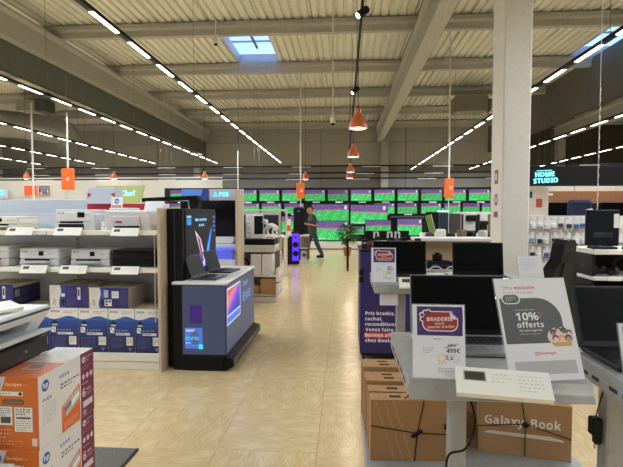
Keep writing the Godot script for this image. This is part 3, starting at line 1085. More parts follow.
	bx(c1, "foot", glass(0.2), Vector3(0, 0.004, 0.01), Vector3(0.1, 0.006, 0.05), 0.001)
	var c2 := thing("info_card", "taller white and orange card with blue round logo behind the printers", "card", Vector3(-2.4, 1.382, -4.82), -6, "logo cards on the top shelf")
	var tall := canvas(120, 320, rgb(240, 240, 240))
	disc_px(tall, 60, 44, 26, 26, rgb(40, 100, 200))
	text_px(tall, "hp", 44, 55, 24, rgb(240, 240, 240))
	box_px(tall, 10, 84, 100, 26, rgb(230, 100, 60))
	small_print(tall, 16, 92, 88, 2, 10, rgb(250, 230, 220), 4)
	disc_px(tall, 60, 190, 22, 26, rgb(70, 45, 40))
	disc_px(tall, 60, 205, 18, 20, rgb(214, 160, 135))
	poly_px(tall, [Vector2(20, 260), Vector2(60, 222), Vector2(104, 260), Vector2(104, 320), Vector2(20, 320)], rgb(190, 70, 70))
	sheet(c2, "card", 0.13, 0.34, 0.004, printed(tall), white_m(), Vector3(0, 0.17, 0), Vector3(-6, 0, 0))
	bx(c2, "foot", glass(0.2), Vector3(0, 0.004, 0.02), Vector3(0.12, 0.006, 0.06), 0.001)
	var rb := thing("shelf_banner", "red header board with white lettering behind the top shelf", "banner", Vector3(-2.55, 1.42, -5.4))
	var red := canvas(512, 96, rgb(196, 38, 62))
	text_px(red, "m", 240, 68, 34, rgb(240, 225, 228))
	for k in 6:
		box_px(red, 300 + k * 22, 30, 12, 26, rgb(232, 190, 198))
	for x in range(512):
		if x > 372:
			for y in 96:
				if x - 372 > (96 - y) * 0.5:
					red.set_pixel(x, y, rgb(226, 226, 230))
		if x > 470:
			for y in 96:
				if x - 470 > (96 - y) * 0.5:
					red.set_pixel(x, y, rgb(206, 34, 44))
	sheet(rb, "board", 1.02, 0.24, 0.02, printed(red), mat(rgb(150, 30, 50), 0.5), Vector3(0, 0.12, 0))
	for sx in [-0.4, 0.4]:
		bx(rb, "post", mat(rgb(190, 190, 190), 0.5), Vector3(sx, -0.68, -0.02), Vector3(0.03, 1.48, 0.02), 0.002)
	var gb := thing("grey_header", "pale grey blank header panel above the left part of the printer shelf", "panel", Vector3(-3.72, 1.45, -5.06))
	bx(gb, "panel", mat(rgb(190, 198, 212), 0.5), Vector3(0, 0.1, 0), Vector3(1.72, 0.3, 0.03), 0.004)
	for sx in [-0.7, 0.7]:
		bx(gb, "post", mat(rgb(190, 190, 190), 0.5), Vector3(sx, -0.71, -0.03), Vector3(0.03, 1.48, 0.02), 0.002)
	var wx := thing("white_carton", "plain pale blue-white carton with red corners standing behind the top shelf", "carton", Vector3(-2.83, 1.66, -5.42))
	carton(wx, "box", Vector3(0.33, 0.19, 0.2), mat(rgb(206, 212, 226), 0.55))
	for sx in [-1, 1]:
		part(wx, "red_corner", prism(PackedVector2Array([Vector2(0, 0), Vector2(0.05 * -sx, 0.05), Vector2(0, 0.07)]), 0.002), mat(rgb(190, 50, 80), 0.5), Vector3(sx * 0.165, 0.06, 0.101))


# ---------------------------------------------------------------- backlit laptop counter and its tall panel
func laptop(called: String, label: String, at: Vector3, turn: float, w := 0.36, d := 0.245, open := 105.0, body := Color(0.16, 0.16, 0.17), group := "", screen: Material = null) -> Node3D:
	# base centre at origin, keyboard towards +z, screen at -z
	var t := thing(called, label, "laptop", at, turn, group)
	var m := mat(body, 0.4, 0.3)
	bx(t, "base", m, Vector3(0, 0.009, 0), Vector3(w, 0.016, d), 0.004)
	var keys := bx(t, "keyboard", mat(body.darkened(0.45), 0.6), Vector3(0, 0.0178, -d * 0.12), Vector3(w * 0.86, 0.0016, d * 0.46), 0.0006)
	var km := mat(rgb(26, 26, 28), 0.55)
	var ks := begin()
	for r in 5:
		for c in 14:
			add_rbox(ks, Vector3((c - 6.5) * w * 0.06, 0.0016, (r - 2) * d * 0.085), Vector3(w * 0.05, 0.0016, d * 0.068), 0.0004)
	part(keys, "keys", ks.commit(), km).set_meta("kind", "stuff")
	bx(t, "touchpad", mat(body.darkened(0.2), 0.35), Vector3(0, 0.0175, d * 0.3), Vector3(w * 0.3, 0.0012, d * 0.28), 0.0005)
	var lid := Node3D.new()
	lid.name = "lid"
	t.add_child(lid)
	lid.position = Vector3(0, 0.014, -d / 2 + 0.006)
	lid.rotation_degrees.x = 90.0 - open
	var lh := d * 0.95
	bx(lid, "shell", m, Vector3(0, lh / 2, -0.004), Vector3(w, lh, 0.007), 0.003)
	var bezel := rgb(14, 14, 15)
	bx(lid, "bezel", mat(bezel, 0.35), Vector3(0, lh / 2, 0.0004), Vector3(w - 0.006, lh - 0.006, 0.002), 0.0006)
	if screen == null:
		screen = dark_screen()
	sheet(lid, "screen", w - 0.026, lh - 0.034, 0.0012, screen, mat(bezel, 0.3), Vector3(0, lh / 2 + 0.006, 0.002))
	part(lid, "hinge", tube([Vector3(-w * 0.36, 0, -0.003), Vector3(w * 0.36, 0, -0.003)], 0.005, 8), km)
	return t


func dark_screen() -> StandardMaterial3D:
	var m := mat(rgb(6, 6, 7), 0.42)
	m.metallic_specular = 0.22
	return m


func make_laptop_counter() -> void:
	# counter: x -1.66 .. -1.15, z -4.5 .. -6.0, top 0.875; panel along x = -1.6
	var black := mat(rgb(14, 15, 18), 0.35)
	var c := thing("laptop_counter", "black counter with white top and glowing blue lower panels at the aisle corner", "counter", Vector3(-1.4, 0, -5.2))
	bx(c, "plinth", black, Vector3(0.02, 0.075, 0), Vector3(0.42, 0.15, 1.46), 0.006)
	bx(c, "front_board", black, Vector3(-0.015, 0.425, 0.68), Vector3(0.52, 0.85, 0.07), 0.004)
	part(c, "foot_rail", prism(PackedVector2Array([Vector2(0, 0), Vector2(0.09, 0.05), Vector2(0.09, 0.12), Vector2(0, 0.15)]), 1.46), black, Vector3(0.24, 0.0, 0))
	bx(c, "body", black, Vector3(0.025, 0.5, 0), Vector3(0.44, 0.7, 1.42), 0.004)
	var top := mat(rgb(228, 230, 234), 0.3)
	bx(c, "worktop", top, Vector3(0.033, 0.862, 0), Vector3(0.462, 0.028, 1.46), 0.008)
	bx(c, "worktop_front", top, Vector3(-0.01, 0.862, 0.69), Vector3(0.55, 0.0282, 0.09), 0.008)

	var dots := func(img: Image, a: Color, b: Color) -> void:
		for y in range(0, img.get_height()):
			for x in range(0, img.get_width()):
				img.set_pixel(x, y, a if (x / 3 + y / 3) % 2 == 0 else b)
	var f := canvas(220, 350, rgb(70, 82, 120))
	dots.call(f, rgb(64, 71, 98), rgb(51, 58, 82))
	box_px(f, 38, 98, 62, 94, rgb(52, 26, 112))
	box_px(f, 12, 214, 90, 106, rgb(74, 116, 210))
	box_px(f, 42, 232, 40, 66, rgb(82, 94, 134))
	text_px(f, "intel", 18, 234, 14, rgb(225, 235, 250))
	text_px(f, "evo", 14, 276, 22, rgb(60, 205, 245), true, 0.0, 1.35)
	small_print(f, 18, 288, 34, 1, 10, rgb(225, 235, 250), 7)
	box_px(f, 82, 298, 22, 24, rgb(60, 230, 245))
	sheet(c, "front_panel", 0.43, 0.68, 0.008, printed(f, 0.4, PANEL), black, Vector3(0.034, 0.5, 0.718))
	var sgn := canvas(640, 300, rgb(70, 82, 120))
	dots.call(sgn, rgb(64, 71, 100), rgb(51, 58, 84))
	box_px(sgn, 14, 16, 270, 164, rgb(190, 225, 250))
	box_px(sgn, 22, 24, 254, 112, rgb(44, 44, 205))
	poly_px(sgn, [Vector2(22, 24), Vector2(200, 24), Vector2(22, 110)], rgb(225, 80, 100))
	poly_px(sgn, [Vector2(276, 24), Vector2(276, 62), Vector2(40, 136), Vector2(22, 136), Vector2(22, 118)], rgb(110, 40, 220))
	poly_px(sgn, [Vector2(276, 94), Vector2(276, 136), Vector2(150, 136)], rgb(40, 20, 150))
	for k in 6:
		poly_px(sgn, [Vector2(22, 60 + k * 12), Vector2(200 + k * 11, 25), Vector2(206 + k * 11, 25), Vector2(22, 64 + k * 12)], rgb(240, 170, 190))
	box_px(sgn, 22, 144, 254, 30, rgb(70, 110, 215))
	text_px(sgn, "intel", 350, 56, 28, rgb(84, 160, 240), true, 0.0, 1.3)
	text_px(sgn, "evo", 340, 132, 60, rgb(84, 150, 235), false, 0.0, 1.7)
	sheet(c, "aisle_panel", 1.42, 0.68, 0.008, printed(sgn, 0.4, PANEL), black, Vector3(0.25, 0.5, 0), Vector3(0, 90, 0))

	var p := thing("laptop_poster_board", "tall black back panel with a folding laptop picture behind the counter", "panel", Vector3(-1.68, 0, -5.16))
	bx(p, "board", black, Vector3(0, 0.8, 0), Vector3(0.16, 1.59, 1.2), 0.004)
	bx(p, "edge_strip", mat(rgb(34, 42, 56), 0.3), Vector3(0.0, 0.8, 0.603), Vector3(0.012, 1.57, 0.006), 0.002)
	var im := canvas(600, 400, rgb(12, 14, 19))
	box_px(im, 24, 26, 76, 14, rgb(130, 200, 245))
	box_px(im, 24, 44, 76, 36, rgb(50, 140, 235))
	small_print(im, 170, 44, 310, 1, 30, rgb(140, 205, 250), 16)
	small_print(im, 240, 78, 190, 1, 30, rgb(140, 205, 250), 15)
	disc_px(im, 270, 300, 90, 46, rgb(24, 66, 205))
	poly_px(im, [Vector2(160, 112), Vector2(270, 170), Vector2(380, 330), Vector2(330, 350)], rgb(228, 222, 240))
	poly_px(im, [Vector2(195, 140), Vector2(262, 176), Vector2(330, 310), Vector2(306, 318)], rgb(150, 70, 100))
	poly_px(im, [Vector2(500, 96), Vector2(498, 150), Vector2(410, 340), Vector2(340, 352), Vector2(390, 230)], rgb(36, 100, 230))
	poly_px(im, [Vector2(500, 96), Vector2(486, 130), Vector2(390, 330), Vector2(372, 300)], rgb(100, 180, 250))
	for k in 4:
		box_px(im, 540, 30 + k * 30, 36, 16, rgb(70, 130, 230))
	sheet(p, "poster", 1.12, 0.72, 0.006, printed(im, 0.75, 1.1), black, Vector3(0.084, 1.21, -0.03), Vector3(0, 90, 0))

	laptop("slim_laptop", "open dark laptop at the near end of the white counter", Vector3(-1.38, 0.877, -4.78), 84, 0.36, 0.25, 112, Color(0.3, 0.31, 0.33), "laptops on the blue-lit counter")
	laptop("slim_laptop", "open dark laptop at the far end of the white counter", Vector3(-1.37, 0.877, -5.33), 84, 0.36, 0.25, 108, Color(0.12, 0.12, 0.13), "laptops on the blue-lit counter")


# ---------------------------------------------------------------- cartons and printer in the left foreground
func make_box_stack() -> void:
	var orange := rgb(212, 112, 40)
	var f := canvas(180, 300, orange)
	poly_px(f, [Vector2(0, 0), Vector2(48, 0), Vector2(10, 110), Vector2(0, 110)], rgb(214, 212, 212))
	poly_px(f, [Vector2(0, 110), Vector2(16, 90), Vector2(60, 300), Vector2(0, 300)], rgb(196, 96, 30))
	disc_px(f, 12, 32, 14, 14, rgb(44, 84, 160))
	text_px(f, "hp", 3, 38, 12, rgb(235, 235, 235), true)
	text_px(f, "DeskJet", 46, 38, 13, rgb(252, 222, 190))
	small_print(f, 112, 30, 40, 1, 10, rgb(244, 190, 140), 5)
	box_px(f, 26, 60, 90, 18, rgb(234, 230, 226))
	small_print(f, 32, 66, 56, 1, 10, rgb(120, 120, 120), 5)
	disc_px(f, 106, 69, 7, 7, rgb(30, 30, 30))
	pill_px(f, 33, 92, 88, 22, 11, rgb(84, 64, 46))
	pill_px(f, 36, 96, 82, 16, 8, rgb(128, 106, 80))
	box_px(f, 18, 122, 54, 76, rgb(232, 228, 226))
	small_print(f, 22, 128, 44, 4, 9, rgb(70, 70, 70), 4)
	box_px(f, 24, 164, 40, 26, rgb(80, 80, 80))
	box_px(f, 80, 124, 74, 100, rgb(234, 230, 228))
	small_print(f, 86, 130, 60, 3, 10, rgb(50, 50, 50), 5)
	box_px(f, 88, 164, 58, 7, rgb(60, 60, 60))
	small_print(f, 86, 178, 60, 5, 9, rgb(130, 130, 130), 3)
	small_print(f, 10, 214, 56, 3, 16, rgb(244, 200, 166), 6)
	small_print(f, 10, 262, 100, 2, 12, rgb(236, 176, 128), 3)
	box_px(f, 150, 250, 22, 32, rgb(226, 214, 204))
	var fm := printed(f, 0.5)

	var s := canvas(560, 400, rgb(222, 218, 214))
	disc_px(s, 62, 66, 32, 32, rgb(44, 84, 160))
	text_px(s, "hp", 42, 78, 28, rgb(235, 235, 235), true)
	text_px(s, "DeskJet", 36, 150, 16, rgb(60, 56, 56))
	small_print(s, 36, 172, 120, 8, 15, rgb(150, 146, 142), 4)
	for k in 4:
		box_px(s, 190 + k * 26, 56, 18, 20, rgb(130, 150, 190))
	small_print(s, 200, 110, 190, 2, 20, rgb(70, 66, 66), 9)
	poly_px(s, [Vector2(205, 250), Vector2(395, 170), Vector2(400, 330), Vector2(205, 360)], rgb(222, 120, 60))
	poly_px(s, [Vector2(230, 250), Vector2(380, 190), Vector2(392, 260), Vector2(250, 320)], rgb(192, 188, 186))
	poly_px(s, [Vector2(300, 250), Vector2(388, 215), Vector2(390, 240), Vector2(310, 280)], rgb(236, 232, 230))
	poly_px(s, [Vector2(230, 260), Vector2(300, 235), Vector2(306, 262), Vector2(240, 292)], rgb(120, 116, 118))
	poly_px(s, [Vector2(205, 330), Vector2(400, 290), Vector2(400, 400), Vector2(205, 400)], rgb(216, 104, 40))
	small_print(s, 225, 348, 150, 3, 14, rgb(244, 200, 170), 4)
	var plum := rgb(110, 30, 68)
	box_px(s, 408, 0, 152, 400, plum)
	disc_px(s, 446, 44, 20, 20, rgb(226, 200, 210))
	text_px(s, "hp", 434, 52, 16, plum)
	text_px(s, "Instant", 474, 38, 15, rgb(226, 200, 210), false)
	text_px(s, "Ink", 474, 62, 15, rgb(226, 200, 210), false)
	small_print(s, 428, 86, 110, 2, 14, rgb(200, 150, 170), 4)
	for k in 3:
		disc_px(s, 440 + k * 44, 150, 15, 17, rgb(224, 198, 208))
	small_print(s, 428, 190, 115, 1, 14, rgb(224, 198, 208), 7)
	text_px(s, "6", 426, 276, 52, rgb(232, 214, 222))
	text_px(s, "MOIS", 474, 246, 14, rgb(232, 214, 222))
	small_print(s, 474, 256, 70, 2, 13, rgb(224, 198, 208), 5)
	box_px(s, 430, 306, 110, 40, rgb(214, 206, 200))
	box_px(s, 430, 362, 34, 30, rgb(180, 150, 160))
	var sm := printed(s, 0.5)
	var tp := canvas(180, 415, rgb(216, 214, 212))
	box_px(tp, 0, 215, 180, 200, rgb(226, 124, 84))
	box_px(tp, 50, 250, 70, 74, rgb(224, 220, 216))
	for k in 10:
		box_px(tp, 56 + k * 6, 258, 3 + k % 2, 58, rgb(60, 60, 60))
	small_print(tp, 20, 340, 60, 4, 16, rgb(240, 190, 164), 6)
	small_print(tp, 130, 230, 40, 10, 16, rgb(246, 206, 184), 7)
	small_print(tp, 30, 40, 120, 4, 22, rgb(160, 160, 162), 5)
	var tm := printed(tp, 0.5)
	var white := mat(rgb(222, 218, 214), 0.55)

	var mk := func(label: String, at: Vector3, w: float, hh: float, d: float) -> void:
		var t := thing("printer_box", label, "carton", at, 0, "orange and white printer boxes")
		carton(t, "box", Vector3(w, hh, d), white, {"front": fm, "right": sm, "top": tm})
		bx(t, "tape", mat(rgb(226, 222, 214), 0.25), Vector3(0, hh + 0.0004, 0), Vector3(w, 0.0006, 0.05), 0.0)
	mk.call("topmost orange and white printer box, under the dark stand", Vector3(-1.312, 0.593, -1.98), 0.185, 0.3, 0.415)
	mk.call("orange and white printer box just under the topmost one", Vector3(-1.312, 0.292, -1.975), 0.185, 0.3, 0.415)
	mk.call("lowest orange and white printer box standing on the floor", Vector3(-1.312, 0.001, -1.98), 0.185, 0.29, 0.415)
	for k in 2:
		var gt := thing("white_box", ["plain pale grey box on the floor, lower one in front of the orange boxes", "plain pale grey box stacked in front of the orange boxes at the corner"][k], "carton", Vector3(-1.4, k * 0.287, -1.455), 3, "pale grey boxes in the foreground")
		carton(gt, "box", Vector3(0.26, 0.285, 0.5), mat(rgb(206, 204, 202), 0.55))
		bx(gt, "tape", mat(rgb(226, 224, 216), 0.3), Vector3(0, 0.2854, 0), Vector3(0.05, 0.0006, 0.5), 0.0)

	# dark drawer block and the printer standing on it
	var b := thing("drawer_block", "dark brown wooden stand with a drawer under the white foreground printer", "stand", Vector3(-1.6, 0.894, -1.92))
	var wood := mottled("wenge", rgb(48, 36, 32), rgb(30, 23, 22), 0.4, 0.05, 3.0)
	bx(b, "body", wood, Vector3(-0.01, 0.045, 0), Vector3(0.4, 0.09, 0.39), 0.004)
	bx(b, "cabinet", wood, Vector3(-0.02, -0.449, 0), Vector3(0.37, 0.89, 0.38), 0.004)
	bx(b, "drawer_front", wood, Vector3(0.197, 0.045, 0), Vector3(0.016, 0.078, 0.375), 0.004)
	part(b, "knob", cyl(0.006, 0.012, 12), mat(rgb(190, 190, 190), 0.3, 0.8), Vector3(0.21, 0.05, -0.02), Vector3(0, 0, 90))

	var p := thing("desktop_printer", "white printer with navy trim and open tray on the dark drawer block", "printer", Vector3(-1.6, 0.985, -1.9))
	var pw := mat(rgb(216, 217, 218), 0.42)
	var navy := mat(rgb(40, 48, 74), 0.4)
	var grey := mat(rgb(176, 180, 184), 0.45)
	bx(p, "base", grey, Vector3(-0.02, 0.012, 0), Vector3(0.36, 0.024, 0.42), 0.006)
	for sz in [-1, 1]:
		part(p, "cheek", prism(PackedVector2Array([Vector2(-0.2, 0.02), Vector2(0.15, 0.02), Vector2(0.205, 0.095), Vector2(0.215, 0.112), Vector2(-0.2, 0.112)]), 0.1), pw, Vector3(0, 0, sz * 0.162))
	part(p, "inner_back", rbox(Vector3(0.16, 0.085, 0.31), 0.003), grey, Vector3(-0.1, 0.06, 0))
	part(p, "brow", prism(PackedVector2Array([Vector2(0.0, 0.082), Vector2(0.193, 0.078), Vector2(0.206, 0.096), Vector2(0.215, 0.112), Vector2(0.0, 0.112)]), 0.226), pw)
	bx(p, "paper_slot", mat(rgb(30, 30, 34), 0.5), Vector3(-0.015, 0.045, 0), Vector3(0.02, 0.012, 0.28), 0.002)
	bx(p, "output_tray", mat(rgb(198, 202, 204), 0.45), Vector3(0.11, 0.022, 0), Vector3(0.22, 0.01, 0.3), 0.003, Vector3(0, 0, 4))
	bx(p, "tray_lip", mat(rgb(206, 208, 210), 0.45), Vector3(0.2, 0.02, 0.0), Vector3(0.06, 0.012, 0.4), 0.004, Vector3(0, 0, 6))
	bx(p, "trim", navy, Vector3(0.0, 0.115, 0), Vector3(0.44, 0.006, 0.425), 0.002)
	bx(p, "lid", mat(rgb(226, 228, 231), 0.38), Vector3(0.0, 0.126, 0), Vector3(0.436, 0.018, 0.422), 0.007)
	var pt := thing("price_label", "cream electronic price label lying on the white foreground printer", "price tag", Vector3(-1.5, 1.122, -1.86), 68)
	sheet(pt, "label_face", 0.26, 0.1, 0.014, printed(tag_print(), 0.45), mat(rgb(230, 228, 212), 0.4), Vector3(0, 0.02, 0), Vector3(-78, 0, 0))
	bx(pt, "foot", mat(rgb(214, 212, 200), 0.5), Vector3(0, 0.006, -0.02), Vector3(0.2, 0.01, 0.04), 0.002)

	var mt := thing("floor_mat", "dark grey woven floor mat beside the orange boxes", "mat", Vector3(-2.0, 0.0, -2.46))
	bx(mt, "weave", mottled("mat_weave", rgb(124, 120, 114), rgb(88, 85, 82), 0.9, 0.12, 2.4, 0.5), Vector3(0, 0.006, 0), Vector3(1.3, 0.01, 0.94), 0.003)
	bx(mt, "binding", mat(rgb(56, 54, 52), 0.9), Vector3(0.655, 0.006, 0), Vector3(0.02, 0.012, 0.94), 0.003)


# ---------------------------------------------------------------- console display and the PC gondola behind the counter
func make_console_display() -> void:
	var t := thing("console_display", "white and blue games console display with a large dark screen behind the laptop counter", "display", Vector3(-2.2, 0, -7.6))
	var wm := mat(rgb(206, 210, 216), 0.4)
	bx(t, "back_wall", mat(rgb(196, 200, 210), 0.45), Vector3(0, 0.98, -0.2), Vector3(1.04, 1.94, 0.06), 0.006)
	bx(t, "side_post", mottled("ash_edge", rgb(206, 186, 162), rgb(190, 168, 144), 0.55, 0.03, 1.5), Vector3(0.5, 0.96, 0.05), Vector3(0.035, 1.92, 0.4), 0.004)
	bx(t, "base", wm, Vector3(0, 0.4, 0.1), Vector3(0.96, 0.8, 0.5), 0.01)
	var bl := canvas(180, 80, rgb(90, 140, 226))
	poly_px(bl, [Vector2(140, 0), Vector2(180, 0), Vector2(180, 80), Vector2(120, 80)], rgb(40, 60, 140))
	sheet(t, "blue_header", 0.46, 0.19, 0.02, printed(bl, 0.4, 0.8), wm, Vector3(-0.29, 1.855, -0.155))
	bx(t, "white_header", mat(rgb(190, 198, 210), 0.4), Vector3(0.23, 1.855, -0.155), Vector3(0.56, 0.19, 0.02), 0.003)
	letters(t, "lit_lettering_sign", "PS5", 0.075, glow(rgb(110, 215, 245), 1.3), Vector3(0.12, 1.825, -0.144), Vector3.ZERO, 0.012)
	part(t, "lit_emblem_sign", prism(PackedVector2Array([Vector2(-0.05, -0.04), Vector2(0.05, -0.04), Vector2(0.03, 0.0), Vector2(0.01, 0.045), Vector2(-0.01, 0.045), Vector2(-0.01, 0.0)]), 0.012), glow(rgb(90, 190, 235), 1.0), Vector3(0.05, 1.86, -0.138))
	bx(t, "screen", mat(rgb(9, 11, 17), 0.12), Vector3(0.06, 1.46, -0.12), Vector3(0.76, 0.6, 0.05), 0.006)
	bx(t, "console_plinth", wm, Vector3(0.28, 1.02, 0.0), Vector3(0.34, 0.06, 0.3), 0.01)
	var cons := part(t, "console", prism(PackedVector2Array([Vector2(-0.14, 0), Vector2(0.14, 0.0), Vector2(0.16, 0.09), Vector2(0.14, 0.1), Vector2(-0.13, 0.1), Vector2(-0.16, 0.01)]), 0.2), mat(rgb(230, 230, 228), 0.35), Vector3(0.26, 1.06, 0.02))
	cons.set_meta("label", "white console")
	bx(t, "blue_light_strip", glow(rgb(70, 90, 250), 1.6), Vector3(0.22, 0.985, 0.12), Vector3(0.5, 0.03, 0.02), 0.004)
	bx(t, "blue_light_panel", glow(rgb(90, 100, 235), 0.3), Vector3(0.2, 0.9, 0.353), Vector3(0.5, 0.14, 0.01), 0.003)
	var cap := thing("curved_screen", "glossy black curved object on top of the tall black panel", "monitor", Vector3(-2.12, 1.42, -5.85))
	part(cap, "shell", prism(PackedVector2Array([Vector2(-0.42, 0.32), Vector2(0.28, 0.35), Vector2(0.31, 0.3), Vector2(0.28, 0.14), Vector2(0.2, 0.13), Vector2(0.18, 0.29), Vector2(-0.42, 0.27)]), 0.16), mat(rgb(16, 16, 18), 0.15))
	bx(cap, "stand", mat(rgb(20, 20, 22), 0.4), Vector3(0.1, -0.57, 0), Vector3(0.08, 1.7, 0.1), 0.01)


func make_pc_gondola() -> void:
	var cream := mat(rgb(214, 208, 194), 0.5)
	var wood := mottled("ash_edge", rgb(206, 186, 162), rgb(190, 168, 144), 0.55, 0.03, 1.5)
	var t := thing("pc_gondola", "cream shelving bay holding a white computer and model robot beside the aisle", "shelf", Vector3(-1.52, 0, -8.3))
	bx(t, "base", mat(rgb(206, 200, 188), 0.5), Vector3(0, 0.05, 0), Vector3(0.7, 0.1, 0.6), 0.006)
	bx(t, "side_panel", wood, Vector3(-0.33, 0.78, 0), Vector3(0.03, 1.56, 0.6), 0.004)
	bx(t, "side_panel", wood, Vector3(0.34, 0.78, -0.28), Vector3(0.03, 1.56, 0.06), 0.004)
	bx(t, "back_panel", mat(rgb(170, 160, 146), 0.6), Vector3(0, 0.6, -0.29), Vector3(0.66, 1.0, 0.02), 0.003)
	bx(t, "top_bar", mat(rgb(190, 190, 186), 0.5), Vector3(0.02, 1.54, -0.28), Vector3(0.66, 0.05, 0.05), 0.004)
	bx(t, "shelf_board", cream, Vector3(0, 0.97, 0), Vector3(0.68, 0.05, 0.58), 0.005)
	bx(t, "drawer_unit", cream, Vector3(0.02, 0.91, 0.02), Vector3(0.62, 0.07, 0.52), 0.006)
	for k in 3:
		bx(t, "drawer_front", mat(rgb(196, 190, 178), 0.5), Vector3(0.335, 0.905, 0.16 - k * 0.16), Vector3(0.012, 0.05, 0.14), 0.003)
	bx(t, "shelf_board", cream, Vector3(0.02, 0.46, 0), Vector3(0.66, 0.035, 0.58), 0.004)
	bx(t, "shelf_board", wood, Vector3(0.0, 0.13, 0), Vector3(0.66, 0.03, 0.58), 0.004)
	bx(t, "black_podium", mat(rgb(16, 16, 18), 0.4), Vector3(0.02, 1.048, 0.02), Vector3(0.58, 0.105, 0.44), 0.004)
	bx(t, "podium_top", mat(rgb(196, 170, 136), 0.5), Vector3(0.04, 1.104, 0.02), Vector3(0.5, 0.008, 0.4), 0.002)
	bx(t, "black_backdrop", mat(rgb(12, 12, 14), 0.4), Vector3(-0.27, 1.26, -0.14), Vector3(0.08, 0.5, 0.24), 0.004)

	var pc := thing("computer_tower", "white computer tower with a dark glass side on the black podium", "computer", Vector3(-1.58, 1.109, -8.24), -40)
	bx(pc, "case", mat(rgb(230, 231, 234), 0.35), Vector3(0, 0.21, 0), Vector3(0.19, 0.42, 0.27), 0.012)
	bx(pc, "glass_side", mat(rgb(28, 34, 34), 0.08), Vector3(0.096, 0.23, -0.01), Vector3(0.006, 0.32, 0.2), 0.003)
	for k in 4:
		bx(pc, "front_port", mat(rgb(120, 122, 126), 0.4), Vector3(0.0, 0.1 + k * 0.08, 0.136), Vector3(0.06, 0.012, 0.003), 0.001)

	var rd := thing("robot_model", "white four-legged robot model beside the white computer tower", "robot", Vector3(-1.27, 1.109, -8.24), -20)
	var rw := mat(rgb(232, 232, 234), 0.35)
	var lav := mat(rgb(170, 160, 215), 0.35)
	part(rd, "torso", tube(curve_pts([Vector3(-0.1, 0.2, 0), Vector3(0, 0.22, 0), Vector3(0.1, 0.17, 0.02)], 4), 0.045, 12), rw)
	part(rd, "head", lathe([Vector2(0.001, 0.05), Vector2(0.04, 0.035), Vector2(0.055, 0), Vector2(0.04, -0.04), Vector2(0.001, -0.05)], 14), rw, Vector3(-0.12, 0.29, 0.03))
	part(rd, "visor", lathe([Vector2(0.001, 0.03), Vector2(0.038, 0.02), Vector2(0.05, -0.01), Vector2(0.001, -0.02)], 14), lav, Vector3(-0.125, 0.285, 0.05))
	part(rd, "neck", tube([Vector3(-0.1, 0.2, 0), Vector3(-0.12, 0.26, 0.02)], 0.02, 8), mat(rgb(40, 40, 44), 0.5))
	for q in [[-0.09, 0.05], [-0.09, -0.05], [0.09, 0.05], [0.09, -0.05]]:
		part(rd, "leg", tube(curve_pts([Vector3(q[0], 0.19, q[1]), Vector3(q[0] - 0.04, 0.1, q[1] * 1.4), Vector3(q[0] + 0.03, 0.012, q[1] * 1.5)], 4), 0.016, 8), rw)
		bx(rd, "foot", mat(rgb(40, 40, 44), 0.6), Vector3(q[0] + 0.04, 0.008, q[1] * 1.5), Vector3(0.05, 0.014, 0.025), 0.004)

	for k in 2:
		var b := thing("white_case", ["left of two plain white computer cases on the lower shelf by the aisle", "right of two plain white computer cases on the lower shelf by the aisle"][k], "computer case", Vector3(-1.52 + k * 0.19, 0.479, -8.2), 0, "white cases on the PC shelf")
		carton(b, "body", Vector3(0.175, 0.36, 0.34), mat(rgb(226, 222, 214), 0.5))
		bx(b, "vent", mat(rgb(120, 118, 112), 0.6), Vector3(0.0885, 0.18, 0.02), Vector3(0.003, 0.14, 0.05), 0.001)
	var hb := thing("headset_box", "dark gaming headset hung at the left of the white cases", "headset", Vector3(-1.73, 0.48, -8.12))
	part(hb, "band", tube(curve_pts([Vector3(-0.05, 0.06, 0), Vector3(-0.055, 0.2, 0), Vector3(0, 0.27, 0), Vector3(0.055, 0.2, 0), Vector3(0.05, 0.06, 0)], 5), 0.014, 8), mat(rgb(24, 22, 22), 0.5))
	for sx in [-1, 1]:
		part(hb, "ear_cup", cyl(0.05, 0.035, 16), mat(rgb(24, 22, 22), 0.5), Vector3(sx * 0.05, 0.05, 0), Vector3(0, 0, 90))
	for k in 2:
		var kb := thing("kraft_carton", ["small cardboard box low on the PC shelf, left one", "small cardboard box low on the PC shelf, right one"][k], "carton", Vector3(-1.6 + k * 0.28, 0.146, -8.25), 0, "kraft boxes low on the PC shelf")
		carton(kb, "box", Vector3(0.26, 0.14 + k * 0.12, 0.36), mat(rgb(178, 140, 98), 0.75))
		bx(kb, "tape", mat(rgb(196, 164, 118), 0.4), Vector3(0, 0.1404 + k * 0.12, 0), Vector3(0.05, 0.0006, 0.355), 0.0)
	var hang := [[0.0, "upper"], [-0.26, "lower"]]
	for q in hang:
		for k in 3:
			var pk := thing("white_pack", "%s white hanging pack, %s from the front, aisle side of the PC shelf" % [q[0 + 1], ["first", "second", "third"][k]], "package", Vector3(-1.15, 0.36 + q[0], -8.08 - k * 0.17), 90, "white packs on the PC shelf side")
			carton(pk, "pack", Vector3(0.14, 0.22, 0.05), mat(rgb(222, 216, 210), 0.5))
			bx(pk, "label_strip", mat(rgb(176, 120, 130), 0.5), Vector3(-0.01, 0.06, 0.026), Vector3(0.05, 0.06, 0.002), 0.0005)


